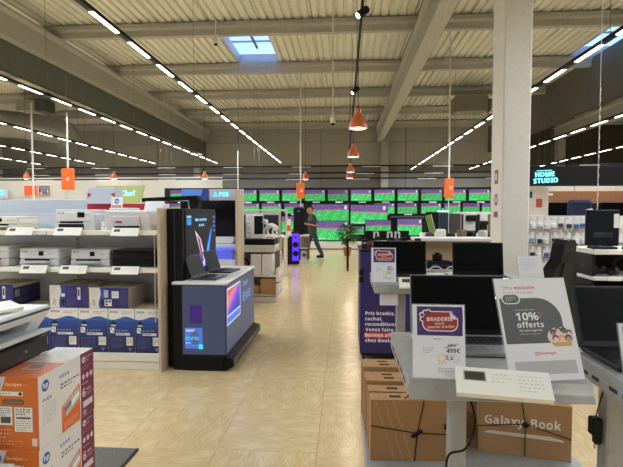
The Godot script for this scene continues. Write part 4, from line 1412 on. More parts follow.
# ---------------------------------------------------------------- wall of televisions
func match_print(k: int) -> Image:
	var img := canvas(192, 108, rgb(30, 150, 50))
	var n := FastNoiseLite.new()
	n.seed = 300 + k
	n.frequency = 0.09
	var cut := 38 + k * 3
	for y in 108:
		for x in 192:
			var line := cut - int(x * (0.03 if k != 1 else -0.03))
			var c: Color
			if y < line - 8:
				var t := n.get_noise_2d(x * 1.4, y * 2.0)
				c = rgb(66, 54, 100).lerp(rgb(168, 124, 172), clampf(t * 1.2 + 0.35, 0, 1))
				if n.get_noise_2d(x * 3.0 + 90, y * 4.0) > 0.3:
					c = rgb(84, 96, 186)
			elif y < line:
				c = rgb(210, 80, 130) if n.get_noise_2d(x * 2.0, 7.0) > -0.1 else rgb(70, 60, 170)
			else:
				c = rgb(66, 196, 98) if (x + y / 2 + k * 9) / 24 % 2 == 0 else rgb(56, 182, 88)
			img.set_pixel(x, y, c)
	var r := RandomNumberGenerator.new()
	r.seed = 50 + k
	for q in 30:
		var x := r.randi_range(6, 184)
		var y := r.randi_range(cut + 8, 102)
		box_px(img, x, y, 3, 4, rgb(190, 230, 250) if q % 3 else rgb(60, 90, 210))
	box_px(img, 170, 8, 12, 20, rgb(220, 215, 225))
	box_px(img, 8, 96, 70, 2, rgb(210, 240, 215))
	return img


func make_tv_wall() -> void:
	var dark := mat(rgb(30, 30, 32), 0.6)
	var wall := thing("tv_wall", "dark free-standing wall carrying the rows of televisions at the end of the aisle", "partition", Vector3(-0.6, 0, -20.62))
	bx(wall, "panel", dark, Vector3(0, 1.33, 0), Vector3(14.8, 2.66, 0.16), 0.01)
	var pln := thing("tv_plinth", "long low white plinth at the foot of the television wall", "plinth", Vector3(-0.6, 0, -20.2))
	bx(pln, "box", mat(rgb(214, 210, 200), 0.5), Vector3(0, 0.16, 0), Vector3(14.8, 0.32, 0.66), 0.01)
	bx(pln, "kick_strip", mat(rgb(120, 118, 112), 0.5), Vector3(0, 0.03, 0.332), Vector3(14.8, 0.06, 0.004), 0.001)
	for y in [2.02, 1.49]:
		bx(wall, "shelf_rail", mat(rgb(20, 20, 22), 0.5), Vector3(0, y, 0.088), Vector3(14.8, 0.05, 0.016), 0.002)
	var pics := []
	for k in 4:
		pics.append(printed(match_print(k), 0.25, [1.05, 1.2, 0.85, 0.6][k]))
	var edge := mat(rgb(12, 12, 13), 0.3)
	var n := 0
	var mk := func(label: String, x0: float, x1: float, y0: float, y1: float, z: float, k: int, group: String) -> Node3D:
		var t := thing("television", label, "television", Vector3((x0 + x1) / 2, y0, z), 0, group)
		var w := x1 - x0
		var h := y1 - y0
		bx(t, "housing", edge, Vector3(0, h / 2, -0.02), Vector3(w + 0.04, h + 0.04, 0.05), 0.008)
		sheet(t, "screen", w, h, 0.006, pics[k], edge, Vector3(0, h / 2, 0.008))
		bx(t, "bracket", dark, Vector3(0, h / 2, -0.04 - (z + 20.495) / 2), Vector3(0.3, 0.2, z + 20.47), 0.003)
		return t
	var tagm := mat(rgb(228, 228, 226), 0.5)
	var ord := ["first", "second", "third", "fourth", "fifth", "sixth", "seventh", "eighth", "ninth", "tenth", "eleventh", "twelfth", "thirteenth", "fourteenth"]
	for i in 14:
		var x := -7.7 + i * 1.0
		mk.call("television in the top row of the wall, %s from the left end" % ord[i], x, x + 0.87, 2.08, 2.555, -20.47, [0, 2, 1, 0, 0, 0, 2, 3, 1, 0, 0, 2, 0, 0][i] if i != 7 else 3, "televisions in the top row")
		var p := thing("tv_price_tag", "white price strip under the top-row television, %s from the left end" % ord[i], "price tag", Vector3(x + 0.44, 2.02, -20.46), 0, "price strips under the top row")
		bx(p, "strip", tagm, Vector3(0.05, 0, 0.004), Vector3(0.32, 0.05, 0.008), 0.002)
		bx(p, "clip", edge, Vector3(0.05, -0.02, -0.002), Vector3(0.1, 0.02, 0.012), 0.002)
	var row2 := [[-7.7, -6.85], [-6.7, -5.85], [-5.65, -4.75], [-4.6, -3.72], [-3.6, -2.75], [-2.6, -1.75], [1.3, 2.16], [2.3, 3.12], [3.3, 4.14], [4.28, 4.95], [5.05, 5.75], [5.85, 6.6]]
	for i in row2.size():
		mk.call("television in the second row of the wall, %s from the left end" % ord[i], row2[i][0], row2[i][1], 1.53, 1.97, -20.47, [0, 1, 2, 0, 0, 2, 1, 2, 0, 0, 2, 1][i], "televisions in the second row")
		var p := thing("tv_price_tag", "white price strip under the second-row television, %s from the left end" % ord[i], "price tag", Vector3(row2[i][0] + 0.4, 1.49, -20.46), 0, "price strips under the second row")
		bx(p, "strip", tagm, Vector3(0.05, 0, 0.004), Vector3(0.32, 0.05, 0.008), 0.002)
		bx(p, "clip", edge, Vector3(0.05, -0.02, -0.002), Vector3(0.1, 0.02, 0.012), 0.002)
	mk.call("large television right of the man, upper of two stacked", -1.4, 0.2, 1.12, 1.93, -20.45, 0, "large televisions")
	mk.call("large television right of the man, lower of two stacked, near the floor", -1.45, 0.2, 0.38, 1.2, -20.3, 1, "large televisions")
	mk.call("large television in the middle of the wall above the plant", 0.28, 1.84, 1.08, 1.9, -20.28, 1, "large televisions")
	mk.call("wide television below the large middle one", 0.92, 2.36, 0.52, 1.24, -20.2, 0, "large televisions")
	mk.call("small television low on the wall behind the plant", 0.3, 0.86, 0.62, 0.98, -20.4, 2, "large televisions")
	for i in 4:
		mk.call("television low on the wall behind the tall speakers, %s from the left" % ord[i], -7.5 + i * 1.5, -6.3 + i * 1.5, 0.7, 1.4, -20.47, i % 3, "televisions low on the left")
	# the nearer set on a stand, right of the centre
	var t := thing("television", "nearer television in a wide black frame on a stand before the wall", "television", Vector3(2.4, 0.42, -18.0))
	bx(t, "housing", edge, Vector3(0, 0.52, -0.03), Vector3(1.26, 1.0, 0.06), 0.01)
	sheet(t, "screen", 0.92, 0.62, 0.006, pics[1], edge, Vector3(0.08, 0.6, 0.005))
	bx(t, "stand", edge, Vector3(0, -0.2, 0), Vector3(0.9, 0.42, 0.4), 0.01)
	bx(t, "dark_header", mat(rgb(70, 72, 76), 0.5), Vector3(0.0, 0.99, 0.003), Vector3(1.24, 0.06, 0.01), 0.002)


# ---------------------------------------------------------------- speakers, plant and stand down the aisle
func make_far_aisle() -> void:
	var black := mat(rgb(14, 14, 15), 0.45)
	var s := thing("party_speaker", "tall black party speaker with a glowing violet front beside the aisle", "speaker", Vector3(-1.56, 0, -13.9), 9)
	bx(s, "cabinet", black, Vector3(0, 0.52, 0), Vector3(0.46, 0.96, 0.42), 0.03)
	bx(s, "violet_light_panel", glow(rgb(84, 44, 250), 1.1), Vector3(0.11, 0.55, 0.212), Vector3(0.19, 0.8, 0.012), 0.01)
	for y in [0.36, 0.62]:
		part(s, "driver", lathe([Vector2(0.001, 0.012), Vector2(0.05, 0.012), Vector2(0.085, 0.02), Vector2(0.09, 0.0)], 18), mat(rgb(16, 12, 30), 0.4), Vector3(0.11, y, 0.215), Vector3(90, 0, 0))
	part(s, "tweeter", cyl(0.03, 0.015, 14), mat(rgb(16, 12, 30), 0.4), Vector3(0.11, 0.84, 0.218), Vector3(90, 0, 0))
	for sx in [-0.16, 0.16]:
		bx(s, "foot", mat(rgb(190, 186, 180), 0.5), Vector3(sx, 0.02, 0.12), Vector3(0.08, 0.04, 0.1), 0.006)
	part(s, "handle", tube(curve_pts([Vector3(-0.12, 0.99, 0), Vector3(-0.1, 1.04, 0), Vector3(0.1, 1.04, 0), Vector3(0.12, 0.99, 0)], 4), 0.015, 8), black)

	var sh := thing("low_shelf", "low white shelf with a dark red end behind the violet speaker", "shelf", Vector3(-1.75, 0, -14.75))
	var cream := mat(rgb(216, 210, 198), 0.5)
	bx(sh, "base", cream, Vector3(0, 0.05, 0), Vector3(1.3, 0.1, 0.5), 0.006)
	bx(sh, "top", cream, Vector3(0, 0.85, 0), Vector3(1.3, 0.04, 0.5), 0.006)
	bx(sh, "mid_board", cream, Vector3(0, 0.45, 0), Vector3(1.26, 0.03, 0.48), 0.004)
	bx(sh, "side", mat(rgb(110, 44, 34), 0.5), Vector3(0.64, 0.47, 0), Vector3(0.03, 0.74, 0.48), 0.004)
	bx(sh, "side", cream, Vector3(-0.64, 0.47, 0), Vector3(0.03, 0.74, 0.48), 0.004)
	bx(sh, "back", cream, Vector3(0, 0.47, -0.24), Vector3(1.26, 0.76, 0.02), 0.003)
	for k in 5:
		var b := thing("speaker_box", "small teal and white speaker carton on the low white shelf, %s from the left" % ["first", "second", "third", "fourth", "fifth"][k], "carton", Vector3(-2.28 + k * 0.26, 0.101, -14.72), 0, "small speaker cartons")
		carton(b, "box", Vector3(0.2, 0.28, 0.3), mat(rgb(206, 204, 198), 0.5))
		part(b, "driver_picture", lathe([Vector2(0.001, 0.001), Vector2(0.06, 0.001)], 16), mat(rgb(60, 96, 100), 0.5), Vector3(0, 0.14, 0.15), Vector3(90, 0, 0))
	var s2 := thing("tower_speaker", "plain black speaker standing on the low shelf beside the man", "speaker", Vector3(-1.42, 0.871, -14.75), 8)
	bx(s2, "cabinet", black, Vector3(0, 0.43, 0), Vector3(0.34, 0.86, 0.34), 0.05)
	bx(s2, "grille", mat(rgb(22, 22, 24), 0.8), Vector3(0, 0.42, 0.168), Vector3(0.3, 0.76, 0.012), 0.005)
	bx(s2, "status_light", glow(rgb(70, 120, 240), 0.7), Vector3(-0.02, 0.74, 0.176), Vector3(0.08, 0.02, 0.003), 0.001)

	# a big monitor on a white stand behind the robot
	var mo := thing("wide_monitor", "wide dark monitor with a violet picture on the white stand behind the robot", "monitor", Vector3(-2.05, 0.98, -11.6))
	bx(mo, "housing", black, Vector3(0, 0.34, 0), Vector3(1.0, 0.46, 0.05), 0.008)
	var scr := canvas(160, 80, rgb(24, 14, 40))
	poly_px(scr, [Vector2(0, 10), Vector2(60, 0), Vector2(80, 80), Vector2(0, 80)], rgb(46, 22, 70))
	disc_px(scr, 36, 20, 18, 9, rgb(150, 90, 100))
	sheet(mo, "screen", 0.94, 0.4, 0.004, printed(scr, 0.2, 0.6), black, Vector3(0, 0.34, 0.026))
	bx(mo, "foot", mat(rgb(220, 220, 216), 0.4), Vector3(0, 0.02, 0), Vector3(0.4, 0.04, 0.22), 0.008)
	bx(mo, "neck", mat(rgb(220, 220, 216), 0.4), Vector3(0, 0.08, -0.02), Vector3(0.08, 0.14, 0.04), 0.006)
	var fr := thing("monitor_table", "white framed display table carrying the wide monitor", "table", Vector3(-2.05, 0, -11.6))
	bx(fr, "table_top", mat(rgb(214, 210, 200), 0.5), Vector3(0, 0.955, 0), Vector3(1.3, 0.05, 0.5), 0.006)
	for sx in [-0.6, 0.6]:
		bx(fr, "leg", mat(rgb(200, 190, 176), 0.5), Vector3(sx, 0.465, 0), Vector3(0.05, 0.93, 0.4), 0.006)
		bx(fr, "upright", mat(rgb(200, 192, 180), 0.5), Vector3(sx, 1.29, -0.2), Vector3(0.05, 0.62, 0.05), 0.006)
	bx(fr, "top_bar", mat(rgb(200, 198, 192), 0.5), Vector3(0, 1.62, -0.2), Vector3(1.26, 0.05, 0.05), 0.006)
	var sp := thing("small_sign", "small white and orange sign beside the black tower speaker", "sign", Vector3(-1.35, 0.98, -11.5))
	bx(sp, "card", mat(rgb(224, 220, 214), 0.5), Vector3(0, 0.24, 0), Vector3(0.1, 0.36, 0.01), 0.002)
	bx(sp, "orange_field", mat(rgb(230, 90, 40), 0.5), Vector3(0, 0.2, 0.006), Vector3(0.09, 0.14, 0.003), 0.001)
	bx(sp, "foot", mat(rgb(200, 200, 196), 0.5), Vector3(0, 0.03, 0), Vector3(0.12, 0.06, 0.08), 0.004)

	# plant in a terracotta pot
	var pl := thing("potted_plant", "leafy green potted plant standing before the televisions", "plant", Vector3(0.12, 0, -17.0))
	part(pl, "pot", lathe([Vector2(0.001, 0.0), Vector2(0.11, 0.0), Vector2(0.15, 0.26), Vector2(0.165, 0.26), Vector2(0.165, 0.31), Vector2(0.14, 0.31), Vector2(0.13, 0.27), Vector2(0.001, 0.27)], 20), mat(rgb(160, 96, 60), 0.7))
	part(pl, "stem", tube(curve_pts([Vector3(0, 0.26, 0), Vector3(0.02, 0.6, 0.01), Vector3(-0.02, 0.95, 0)], 5), 0.016, 8), mat(rgb(84, 70, 48), 0.7))
	var r := RandomNumberGenerator.new()
	r.seed = 11
	var leaf := prism_leaf()
	var greens := [mat(rgb(62, 112, 58), 0.5), mat(rgb(82, 136, 70), 0.5), mat(rgb(50, 92, 50), 0.5)]
	for k in 170:
		var y := r.randf_range(0.45, 1.12)
		var spread := 0.3 * sin(clampf((y - 0.3) / 1.0, 0, 1) * PI) + 0.05
		var a := r.randf() * TAU
		var o := part(pl, "leaf", leaf, greens[k % 3], Vector3(cos(a) * spread * r.randf_range(0.2, 0.8), y, sin(a) * spread * r.randf_range(0.2, 0.8)))
		o.rotation_degrees = Vector3(r.randf_range(-40, 50), -rad_to_deg(a) + 90.0, r.randf_range(-20, 20))
		o.scale = Vector3.ONE * r.randf_range(0.8, 1.3)

	var st := thing("sign_stand", "slim black wheeled stand beside the purple cabinet, before the plant", "stand", Vector3(0.1, 0, -12.6))
	bx(st, "post", black, Vector3(0, 0.46, 0), Vector3(0.06, 0.8, 0.1), 0.006)
	bx(st, "foot", black, Vector3(0, 0.06, 0), Vector3(0.06, 0.05, 0.4), 0.006)
	for sz in [-0.17, 0.17]:
		part(st, "wheel", cyl(0.035, 0.025, 14), black, Vector3(0, 0.035, sz), Vector3(0, 0, 90))
	bx(st, "arm", black, Vector3(0.03, 0.85, 0), Vector3(0.12, 0.05, 0.1), 0.006)


func prism_leaf() -> ArrayMesh:
	var st := begin()
	var m := Vector3(0, 0, 0.0)
	var pts := [Vector3(0, 0, 0), Vector3(0.035, 0.01, 0.06), Vector3(0.04, 0.012, 0.12), Vector3(0.0, 0.0, 0.22), Vector3(-0.04, 0.012, 0.12), Vector3(-0.035, 0.01, 0.06)]
	poly(st, [pts[0], pts[1], pts[2], pts[3]], Vector3.UP)
	poly(st, [pts[0], pts[3], pts[4], pts[5]], Vector3.UP)
	for p in pts:
		m += p / 6.0
	poly(st, [pts[0] - Vector3(0, 0.003, 0), pts[1] - Vector3(0, 0.003, 0), pts[2] - Vector3(0, 0.003, 0), pts[3] - Vector3(0, 0.003, 0)], Vector3.DOWN)
	poly(st, [pts[0] - Vector3(0, 0.003, 0), pts[3] - Vector3(0, 0.003, 0), pts[4] - Vector3(0, 0.003, 0), pts[5] - Vector3(0, 0.003, 0)], Vector3.DOWN)
	return st.commit()


# ---------------------------------------------------------------- laptop tables at the right
func braderie_print() -> Image:
	var img := canvas(300, 420, rgb(222, 226, 238))
	var purple := rgb(66, 46, 112)
	box_px(img, 26, 10, 262, 168, purple)
	var outline := rgb(226, 228, 236)
	pill_px(img, 56, 36, 208, 118, 44, outline)
	for q in [[54, 58], [72, 44], [56, 84], [92, 40]]:
		disc_px(img, q[0], q[1], 15, 15, outline)
	pill_px(img, 62, 42, 196, 106, 40, rgb(150, 52, 48))
	for q in [[56, 60], [74, 46], [58, 84], [92, 42]]:
		disc_px(img, q[0], q[1], 9, 9, purple)
	poly_px(img, [Vector2(214, 34), Vector2(266, 84), Vector2(220, 82)], rgb(206, 204, 226))
	poly_px(img, [Vector2(222, 30), Vector2(290, 30), Vector2(290, 110), Vector2(268, 84)], purple)
	text_px(img, "BRADERIE", 84, 96, 22, rgb(236, 232, 236), true, -0.03, 1.05)
	text_px(img, "spécial", 128, 114, 12, rgb(232, 220, 222), true, -0.03)
	text_px(img, "pouvoir d'achat", 88, 138, 15, rgb(232, 220, 222), true, -0.05)
	small_print(img, 118, 196, 92, 1, 10, rgb(90, 92, 110), 4)
	small_print(img, 60, 250, 60, 3, 12, rgb(110, 112, 130), 4)
	text_px(img, "599€", 202, 240, 15, rgb(50, 50, 64), true)
	poly_px(img, [Vector2(180, 246), Vector2(262, 222), Vector2(262, 225), Vector2(180, 250)], rgb(50, 50, 64))
	text_px(img, "499€", 192, 276, 26, rgb(54, 54, 66), true)
	small_print(img, 180, 286, 90, 1, 10, rgb(120, 122, 140), 3)
	box_px(img, 146, 288, 40, 42, rgb(226, 200, 150))
	pill_px(img, 152, 294, 28, 30, 8, rgb(236, 226, 206))
	text_px(img, "5,6", 190, 316, 22, rgb(50, 50, 60), true)
	small_print(img, 234, 300, 46, 4, 9, rgb(160, 162, 178), 3)
	small_print(img, 146, 336, 80, 1, 9, rgb(150, 152, 170), 3)
	small_print(img, 146, 362, 132, 3, 9, rgb(130, 132, 150), 3)
	return img


func offer_print() -> Image:
	var img := canvas(420, 594, rgb(214, 215, 220))
	text_px(img, "Offre", 40, 66, 20, rgb(190, 90, 100), false)
	text_px(img, "exclusive", 112, 66, 20, rgb(178, 50, 62), true)
	text_px(img, "Du 27 au 29 août 2024", 44, 92, 13, rgb(120, 118, 128), false)
	var dark := rgb(66, 68, 68)
	box_px(img, 14, 120, 210, 266, dark)
	disc_px(img, 224, 250, 134, 130, dark)
	box_px(img, 224, 250, 134, 136, dark)
	pill_px(img, 28, 92, 106, 62, 30, rgb(214, 215, 220))
	pill_px(img, 34, 98, 94, 50, 24, dark)
	small_print(img, 52, 110, 58, 3, 10, rgb(176, 176, 176), 5)
	small_print(img, 92, 188, 180, 1, 10, rgb(170, 170, 170), 4)
	text_px(img, "10%", 92, 252, 46, rgb(222, 222, 220), true, 0.0, 1.08)
	text_px(img, "offerts", 92, 294, 32, rgb(222, 222, 220), true, 0.0, 1.08)
	text_px(img, "sur votre cagnotte", 98, 316, 11, rgb(214, 214, 212), true)
	small_print(img, 100, 330, 170, 1, 10, rgb(150, 150, 150), 4)
	for q in [[232, 208], [242, 220], [232, 232]]:
		disc_px(img, q[0], q[1], 5, 4, rgb(190, 90, 80))
	# group portrait in a round frame
	disc_px(img, 330, 352, 76, 56, rgb(206, 196, 190))
	var heads := [[290, 330, 15], [322, 316, 15], [354, 320, 15], [384, 334, 15], [300, 366, 18], [336, 370, 20], [374, 366, 18]]
	var skins := [rgb(150, 104, 84), rgb(222, 180, 156), rgb(120, 80, 64), rgb(226, 188, 164), rgb(228, 192, 170), rgb(226, 184, 158), rgb(190, 140, 116)]
	for k in heads.size():
		var h: Array = heads[k]
		disc_px(img, h[0], h[1] - 5, h[2] + 2, h[2] + 2, [rgb(40, 30, 28), rgb(70, 48, 38), rgb(28, 24, 24), rgb(90, 62, 44), rgb(60, 40, 34), rgb(196, 150, 96), rgb(50, 38, 34)][k])
		disc_px(img, h[0], h[1] + 3, h[2] - 4, h[2] - 2, skins[k])
	poly_px(img, [Vector2(268, 384), Vector2(396, 384), Vector2(380, 408), Vector2(284, 408)], rgb(190, 150, 90))
	disc_px(img, 176, 444, 11, 11, rgb(196, 54, 74))
	disc_px(img, 176, 444, 6, 6, rgb(214, 215, 220))
	text_px(img, "boulanger", 192, 450, 14, rgb(196, 54, 74), true)
	box_px(img, 40, 486, 350, 74, rgb(182, 184, 188))
	for y in range(486, 560):
		for x in range(40, 390):
			if (x * 7 + y * 13 + (x * y) % 11) % 5 < 2:
				img.set_pixel(x, y, rgb(148, 150, 156))
	return img


func paper_sign(label: String, m: Material, at: Vector3, w: float, h: float, rot: Vector3, group := "paper signs in clear holders") -> Node3D:
	var t := thing("sign_holder", label, "sign", at, 0, group)
	t.rotation_degrees = rot
	sheet(t, "paper", w, h, 0.0008, m, mat(rgb(224, 226, 232), 0.5), Vector3(0, h / 2 + 0.003, 0.0))
	bx(t, "clear_back", glass(0.12), Vector3(0, h / 2 + 0.003, -0.003), Vector3(w + 0.006, h + 0.006, 0.003), 0.001)
	bx(t, "clear_foot", glass(0.12), Vector3(0, 0.001, -0.03), Vector3(w + 0.006, 0.003, 0.06), 0.001)
	return t


func tray_table(called: String, label: String, x0: float, x1: float, zf: float, zb: float, post_x: float, post_z: float, shelf := [], top := 1.06) -> Node3D:
	var steel := mottled("tray_steel", rgb(166, 168, 168), rgb(156, 158, 159), 0.38, 0.04, 2.0, 0.0, 0.15)
	var t := thing(called, label, "display table", Vector3((x0 + x1) / 2, 0, (zf + zb) / 2), 0, "grey steel laptop tables")
	var w := x1 - x0
	var hd := (zf - zb) / 2
	# section through the tray, looking along x: front edge folded down in a sloping lip
	var sec := PackedVector2Array([Vector2(-hd, top), Vector2(hd - 0.04, top), Vector2(hd - 0.02, top - 0.006), Vector2(hd, top - 0.055), Vector2(hd - 0.006, top - 0.06), Vector2(hd - 0.03, top - 0.03), Vector2(-hd + 0.02, top - 0.03), Vector2(-hd, top - 0.06)])
	part(t, "tray", prism(sec, w), steel, Vector3.ZERO, Vector3(0, -90, 0))
	for sx in [-1, 1]:
		var skirt := bx(t, "side_skirt", steel, Vector3(sx * (w / 2 - 0.003), top - 0.035, -0.02), Vector3(0.006, 0.06, hd * 2 - 0.06), 0.0015)
		for k in 5:
			bx(skirt, "slot", mat(rgb(44, 44, 44), 0.6), Vector3(sx * 0.002, -0.008, (k - 2) * 0.085), Vector3(0.004, 0.014, 0.06), 0.0015)
	for k in 3:
		part(t, "rivet", lathe([Vector2(0.007, 0), Vector2(0.005, 0.002), Vector2(0.001, 0.0025)], 12), steel, Vector3((k - 1) * w * 0.34, top - 0.03, hd - 0.009), Vector3(68, 0, 0))
	var px := post_x - (x0 + x1) / 2
	var pz := post_z - (zf + zb) / 2
	bx(t, "post", steel, Vector3(px, (top - 0.03) / 2, pz), Vector3(0.058, top - 0.03, 0.06), 0.006)
	bx(t, "foot_plate", steel, Vector3(px, 0.01, pz), Vector3(0.3, 0.02, 0.3), 0.004)
	if shelf.size():
		var cx: float = (shelf[0] + shelf[1]) / 2 - (x0 + x1) / 2
		var cz: float = (shelf[2] + shelf[3]) / 2 - (zf + zb) / 2
		bx(t, "lower_shelf", steel, Vector3(cx, 0.445, cz), Vector3(shelf[1] - shelf[0], 0.03, shelf[2] - shelf[3]), 0.004)
		for sx in [-1, 1]:
			bx(t, "shelf_skirt", steel, Vector3(cx + sx * ((shelf[1] - shelf[0]) / 2 - 0.006), 0.405, cz), Vector3(0.012, 0.06, shelf[2] - shelf[3]), 0.002)
			bx(t, "leg", steel, Vector3(cx + sx * (shelf[1] - shelf[0]) * 0.42, 0.2, shelf[3] - (zf + zb) / 2 + 0.1), Vector3(0.05, 0.42, 0.05), 0.004)
	return t


func make_laptop_tables() -> void:
	tray_table("laptop_table", "grey steel table with a folded tray at the front, nearest right of the aisle", 0.195, 0.72, -1.375, -1.94, 0.402, -1.68, [0.1, 1.03, -1.76, -2.7])
	tray_table("laptop_table", "grey steel table at the right picture edge under the angled laptop", 0.81, 1.4, -1.29, -1.76, 0.835, -1.5)
	tray_table("laptop_table", "grey steel table behind the nearest one, with the small red sign", 0.19, 0.715, -2.86, -3.42, 0.372, -3.1, [], 1.12)
	tray_table("laptop_table", "grey steel table behind the offer sign, in front of the pillar", 0.73, 1.3, -2.9, -3.46, 1.0, -3.2, [], 1.12)
	laptop("display_laptop", "open laptop with black screen behind the red sale sign on the nearest table", Vector3(0.445, 1.061, -1.73), 0, 0.365, 0.245, 100, Color(0.55, 0.55, 0.56), "laptops on the grey tables")
	laptop("display_laptop", "open dark laptop at the right picture edge", Vector3(1.03, 1.061, -1.6), 0, 0.38, 0.235, 112, Color(0.10, 0.10, 0.105), "laptops on the grey tables")
	laptop("display_laptop", "open laptop behind the small red sign, farther table", Vector3(0.375, 1.121, -3.08), 0, 0.36, 0.24, 96, Color(0.55, 0.55, 0.56), "laptops on the grey tables")
	laptop("display_laptop", "open black laptop in front of the white pillar", Vector3(0.9, 1.121, -3.1), 0, 0.335, 0.23, 98, Color(0.10, 0.10, 0.105), "laptops on the grey tables")

	var bm := printed(braderie_print(), 0.45)
	paper_sign("white paper sign with purple and red sale print and price on the nearest table", bm, Vector3(0.281, 1.062, -1.385), 0.152, 0.213, Vector3(-10, -2, 0))
	paper_sign("small white sign with purple and red sale print on the farther table", bm, Vector3(0.245, 1.122, -2.9), 0.15, 0.212, Vector3(-10, 0, 0))
	var om := printed(offer_print(), 0.4)
	paper_sign("large white and charcoal paper sign offering ten percent, leaning on the nearest table", om, Vector3(0.588, 1.066, -1.375), 0.23, 0.3, Vector3(-21, 11, 0))
	var plain := canvas(200, 280, rgb(222, 222, 232))
	small_print(plain, 24, 30, 120, 7, 18, rgb(176, 160, 190), 5)
	small_print(plain, 24, 190, 120, 4, 18, rgb(190, 188, 200), 4)
	paper_sign("small pale sign standing right of the black laptop by the pillar", printed(plain, 0.15), Vector3(1.165, 1.122, -2.98), 0.155, 0.16, Vector3(-12, 6, 3))
	var blue := canvas(200, 280, rgb(222, 226, 236))
	box_px(blue, 14, 14, 170, 90, rgb(60, 80, 150))
	small_print(blue, 24, 130, 140, 8, 16, rgb(140, 140, 160), 5)
	paper_sign("white paper sign cut off by the right picture edge", printed(blue, 0.45), Vector3(0.905, 1.062, -1.42), 0.15, 0.16, Vector3(-12, -10, 4))

	var tp := printed(tag_print(), 0.4)
	var tg := thing("price_label", "wide white electronic price label with grey display on the nearest table edge", "price tag", Vector3(0.445, 1.062, -1.345), -7)
	sheet(tg, "label_face", 0.25, 0.085, 0.02, tp, mat(rgb(232, 231, 224), 0.4), Vector3(0, 0.01, 0.02), Vector3(-52, 0, -1))
	bx(tg, "foot", mat(rgb(214, 212, 204), 0.5), Vector3(0, -0.012, -0.03), Vector3(0.2, 0.02, 0.03), 0.003)
	var led := thing("clear_ledge", "clear plastic ledge strip at the right end of the nearest table edge", "ledge", Vector3(0.64, 1.05, -1.355), -7)
	bx(led, "strip", glass(0.16), Vector3(0, 0.0, 0), Vector3(0.12, 0.03, 0.03), 0.003, Vector3(-30, 0, 0))
	bx(led, "clip", glass(0.16), Vector3(0, -0.012, -0.012), Vector3(0.1, 0.01, 0.02), 0.001)
	var tg2 := thing("price_label", "white electronic price label on the farther table beside the small red sign", "price tag", Vector3(0.43, 1.12, -2.85), 0)
	sheet(tg2, "label_face", 0.2, 0.07, 0.02, tp, mat(rgb(232, 231, 224), 0.4), Vector3(0, 0.01, 0.02), Vector3(-40, 0, 0))
	bx(tg2, "foot", mat(rgb(214, 212, 204), 0.5), Vector3(0, -0.008, -0.02), Vector3(0.16, 0.016, 0.03), 0.003)
	var hp := thing("hanging_paper", "small white paper hanging under the farther table beside the post", "paper", Vector3(0.275, 0.985, -2.885))
	sheet(hp, "paper", 0.11, 0.075, 0.001, printed(plain, 0.5), white_m(), Vector3(0, 0.0375, 0))
	bx(hp, "clip", mat(rgb(40, 40, 42), 0.5), Vector3(0.02, 0.078, 0), Vector3(0.03, 0.014, 0.006), 0.001)

	# kraft laptop cartons standing under the table
	var kraft := mottled("kraft", rgb(176, 136, 92), rgb(160, 121, 80), 0.8, 0.06, 3.0)
	var band := mat(rgb(34, 28, 24), 0.7)
	var fr := canvas(360, 280, rgb(168, 128, 86))
	for k in 3:
		poly_px(fr, [Vector2(20 + k * 40, 0), Vector2(22 + k * 40, 0), Vector2(112 + k * 40, 280), Vector2(110 + k * 40, 280)], rgb(204, 178, 144))
	var frm := printed(fr, 0.8)
	var say := ["nearest kraft laptop carton in the row, with crossed black bands and toggle", "second kraft laptop carton in the row from the front", "third kraft laptop carton in the row from the front", "fourth kraft laptop carton in the row from the front", "fifth kraft laptop carton in the row from the front", "rearmost kraft laptop carton in the row"]
	for k in 6:
		var hh: float = [0.27, 0.27, 0.285, 0.27, 0.29, 0.275][k]
		var t := thing("laptop_carton", say[k], "carton", Vector3(0.29 - k * 0.004, 0.461, -2.09 - k * 0.095), [2, 0, -1, 1, 0, -1][k], "kraft laptop cartons")
		carton(t, "box", Vector3(0.345, hh, 0.082), kraft, {"front": frm})
		bx(t, "handle_slot", mat(rgb(52, 38, 28), 0.8), Vector3(-0.06, hh + 0.0006, 0.0), Vector3(0.05, 0.0012, 0.02), 0.0)
		bx(t, "flap", kraft, Vector3(0.09, hh + 0.0015, -0.02), Vector3(0.15, 0.002, 0.034), 0.0005)
		if k == 0:
			part(t, "elastic_band", tube(curve_pts([Vector3(0.06, hh + 0.002, -0.04), Vector3(0.06, hh + 0.002, 0.042), Vector3(0.035, 0.14, 0.044), Vector3(0.02, 0.0, 0.043)], 3), 0.0022, 5), band)
			part(t, "elastic_band", tube([Vector3(-0.172, 0.155, 0.043), Vector3(0.03, 0.125, 0.045), Vector3(0.172, 0.12, 0.043)], 0.0022, 5), band)
			bx(t, "toggle", mat(rgb(26, 22, 20), 0.5), Vector3(0.028, 0.125, 0.05), Vector3(0.055, 0.016, 0.012), 0.004, Vector3(0, 0, 32))
			part(t, "carry_string", tube(curve_pts([Vector3(-0.02, hh, 0.02), Vector3(0.0, hh + 0.018, 0.03), Vector3(0.05, hh + 0.016, 0.03), Vector3(0.07, hh, 0.02)], 4), 0.0025, 5), band)
	var gx := canvas(560, 340, rgb(172, 134, 94))
	text_px(gx, "Galaxy", 40, 152, 54, rgb(240, 236, 230), true)
	text_px(gx, "Book", 322, 152, 54, rgb(240, 236, 230), true)
	poly_px(gx, [Vector2(70, 196), Vector2(440, 196), Vector2(516, 214), Vector2(512, 224), Vector2(44, 214), Vector2(44, 206)], rgb(226, 216, 204))
	poly_px(gx, [Vector2(44, 212), Vector2(512, 222), Vector2(512, 225), Vector2(44, 216)], rgb(176, 160, 142))
	small_print(gx, 240, 318, 60, 1, 10, rgb(206, 178, 146), 5)
	var g := thing("laptop_carton", "kraft carton with white lettering and a white laptop outline under the table", "carton", Vector3(0.812, 0.461, -2.16), -11, "kraft laptop cartons")
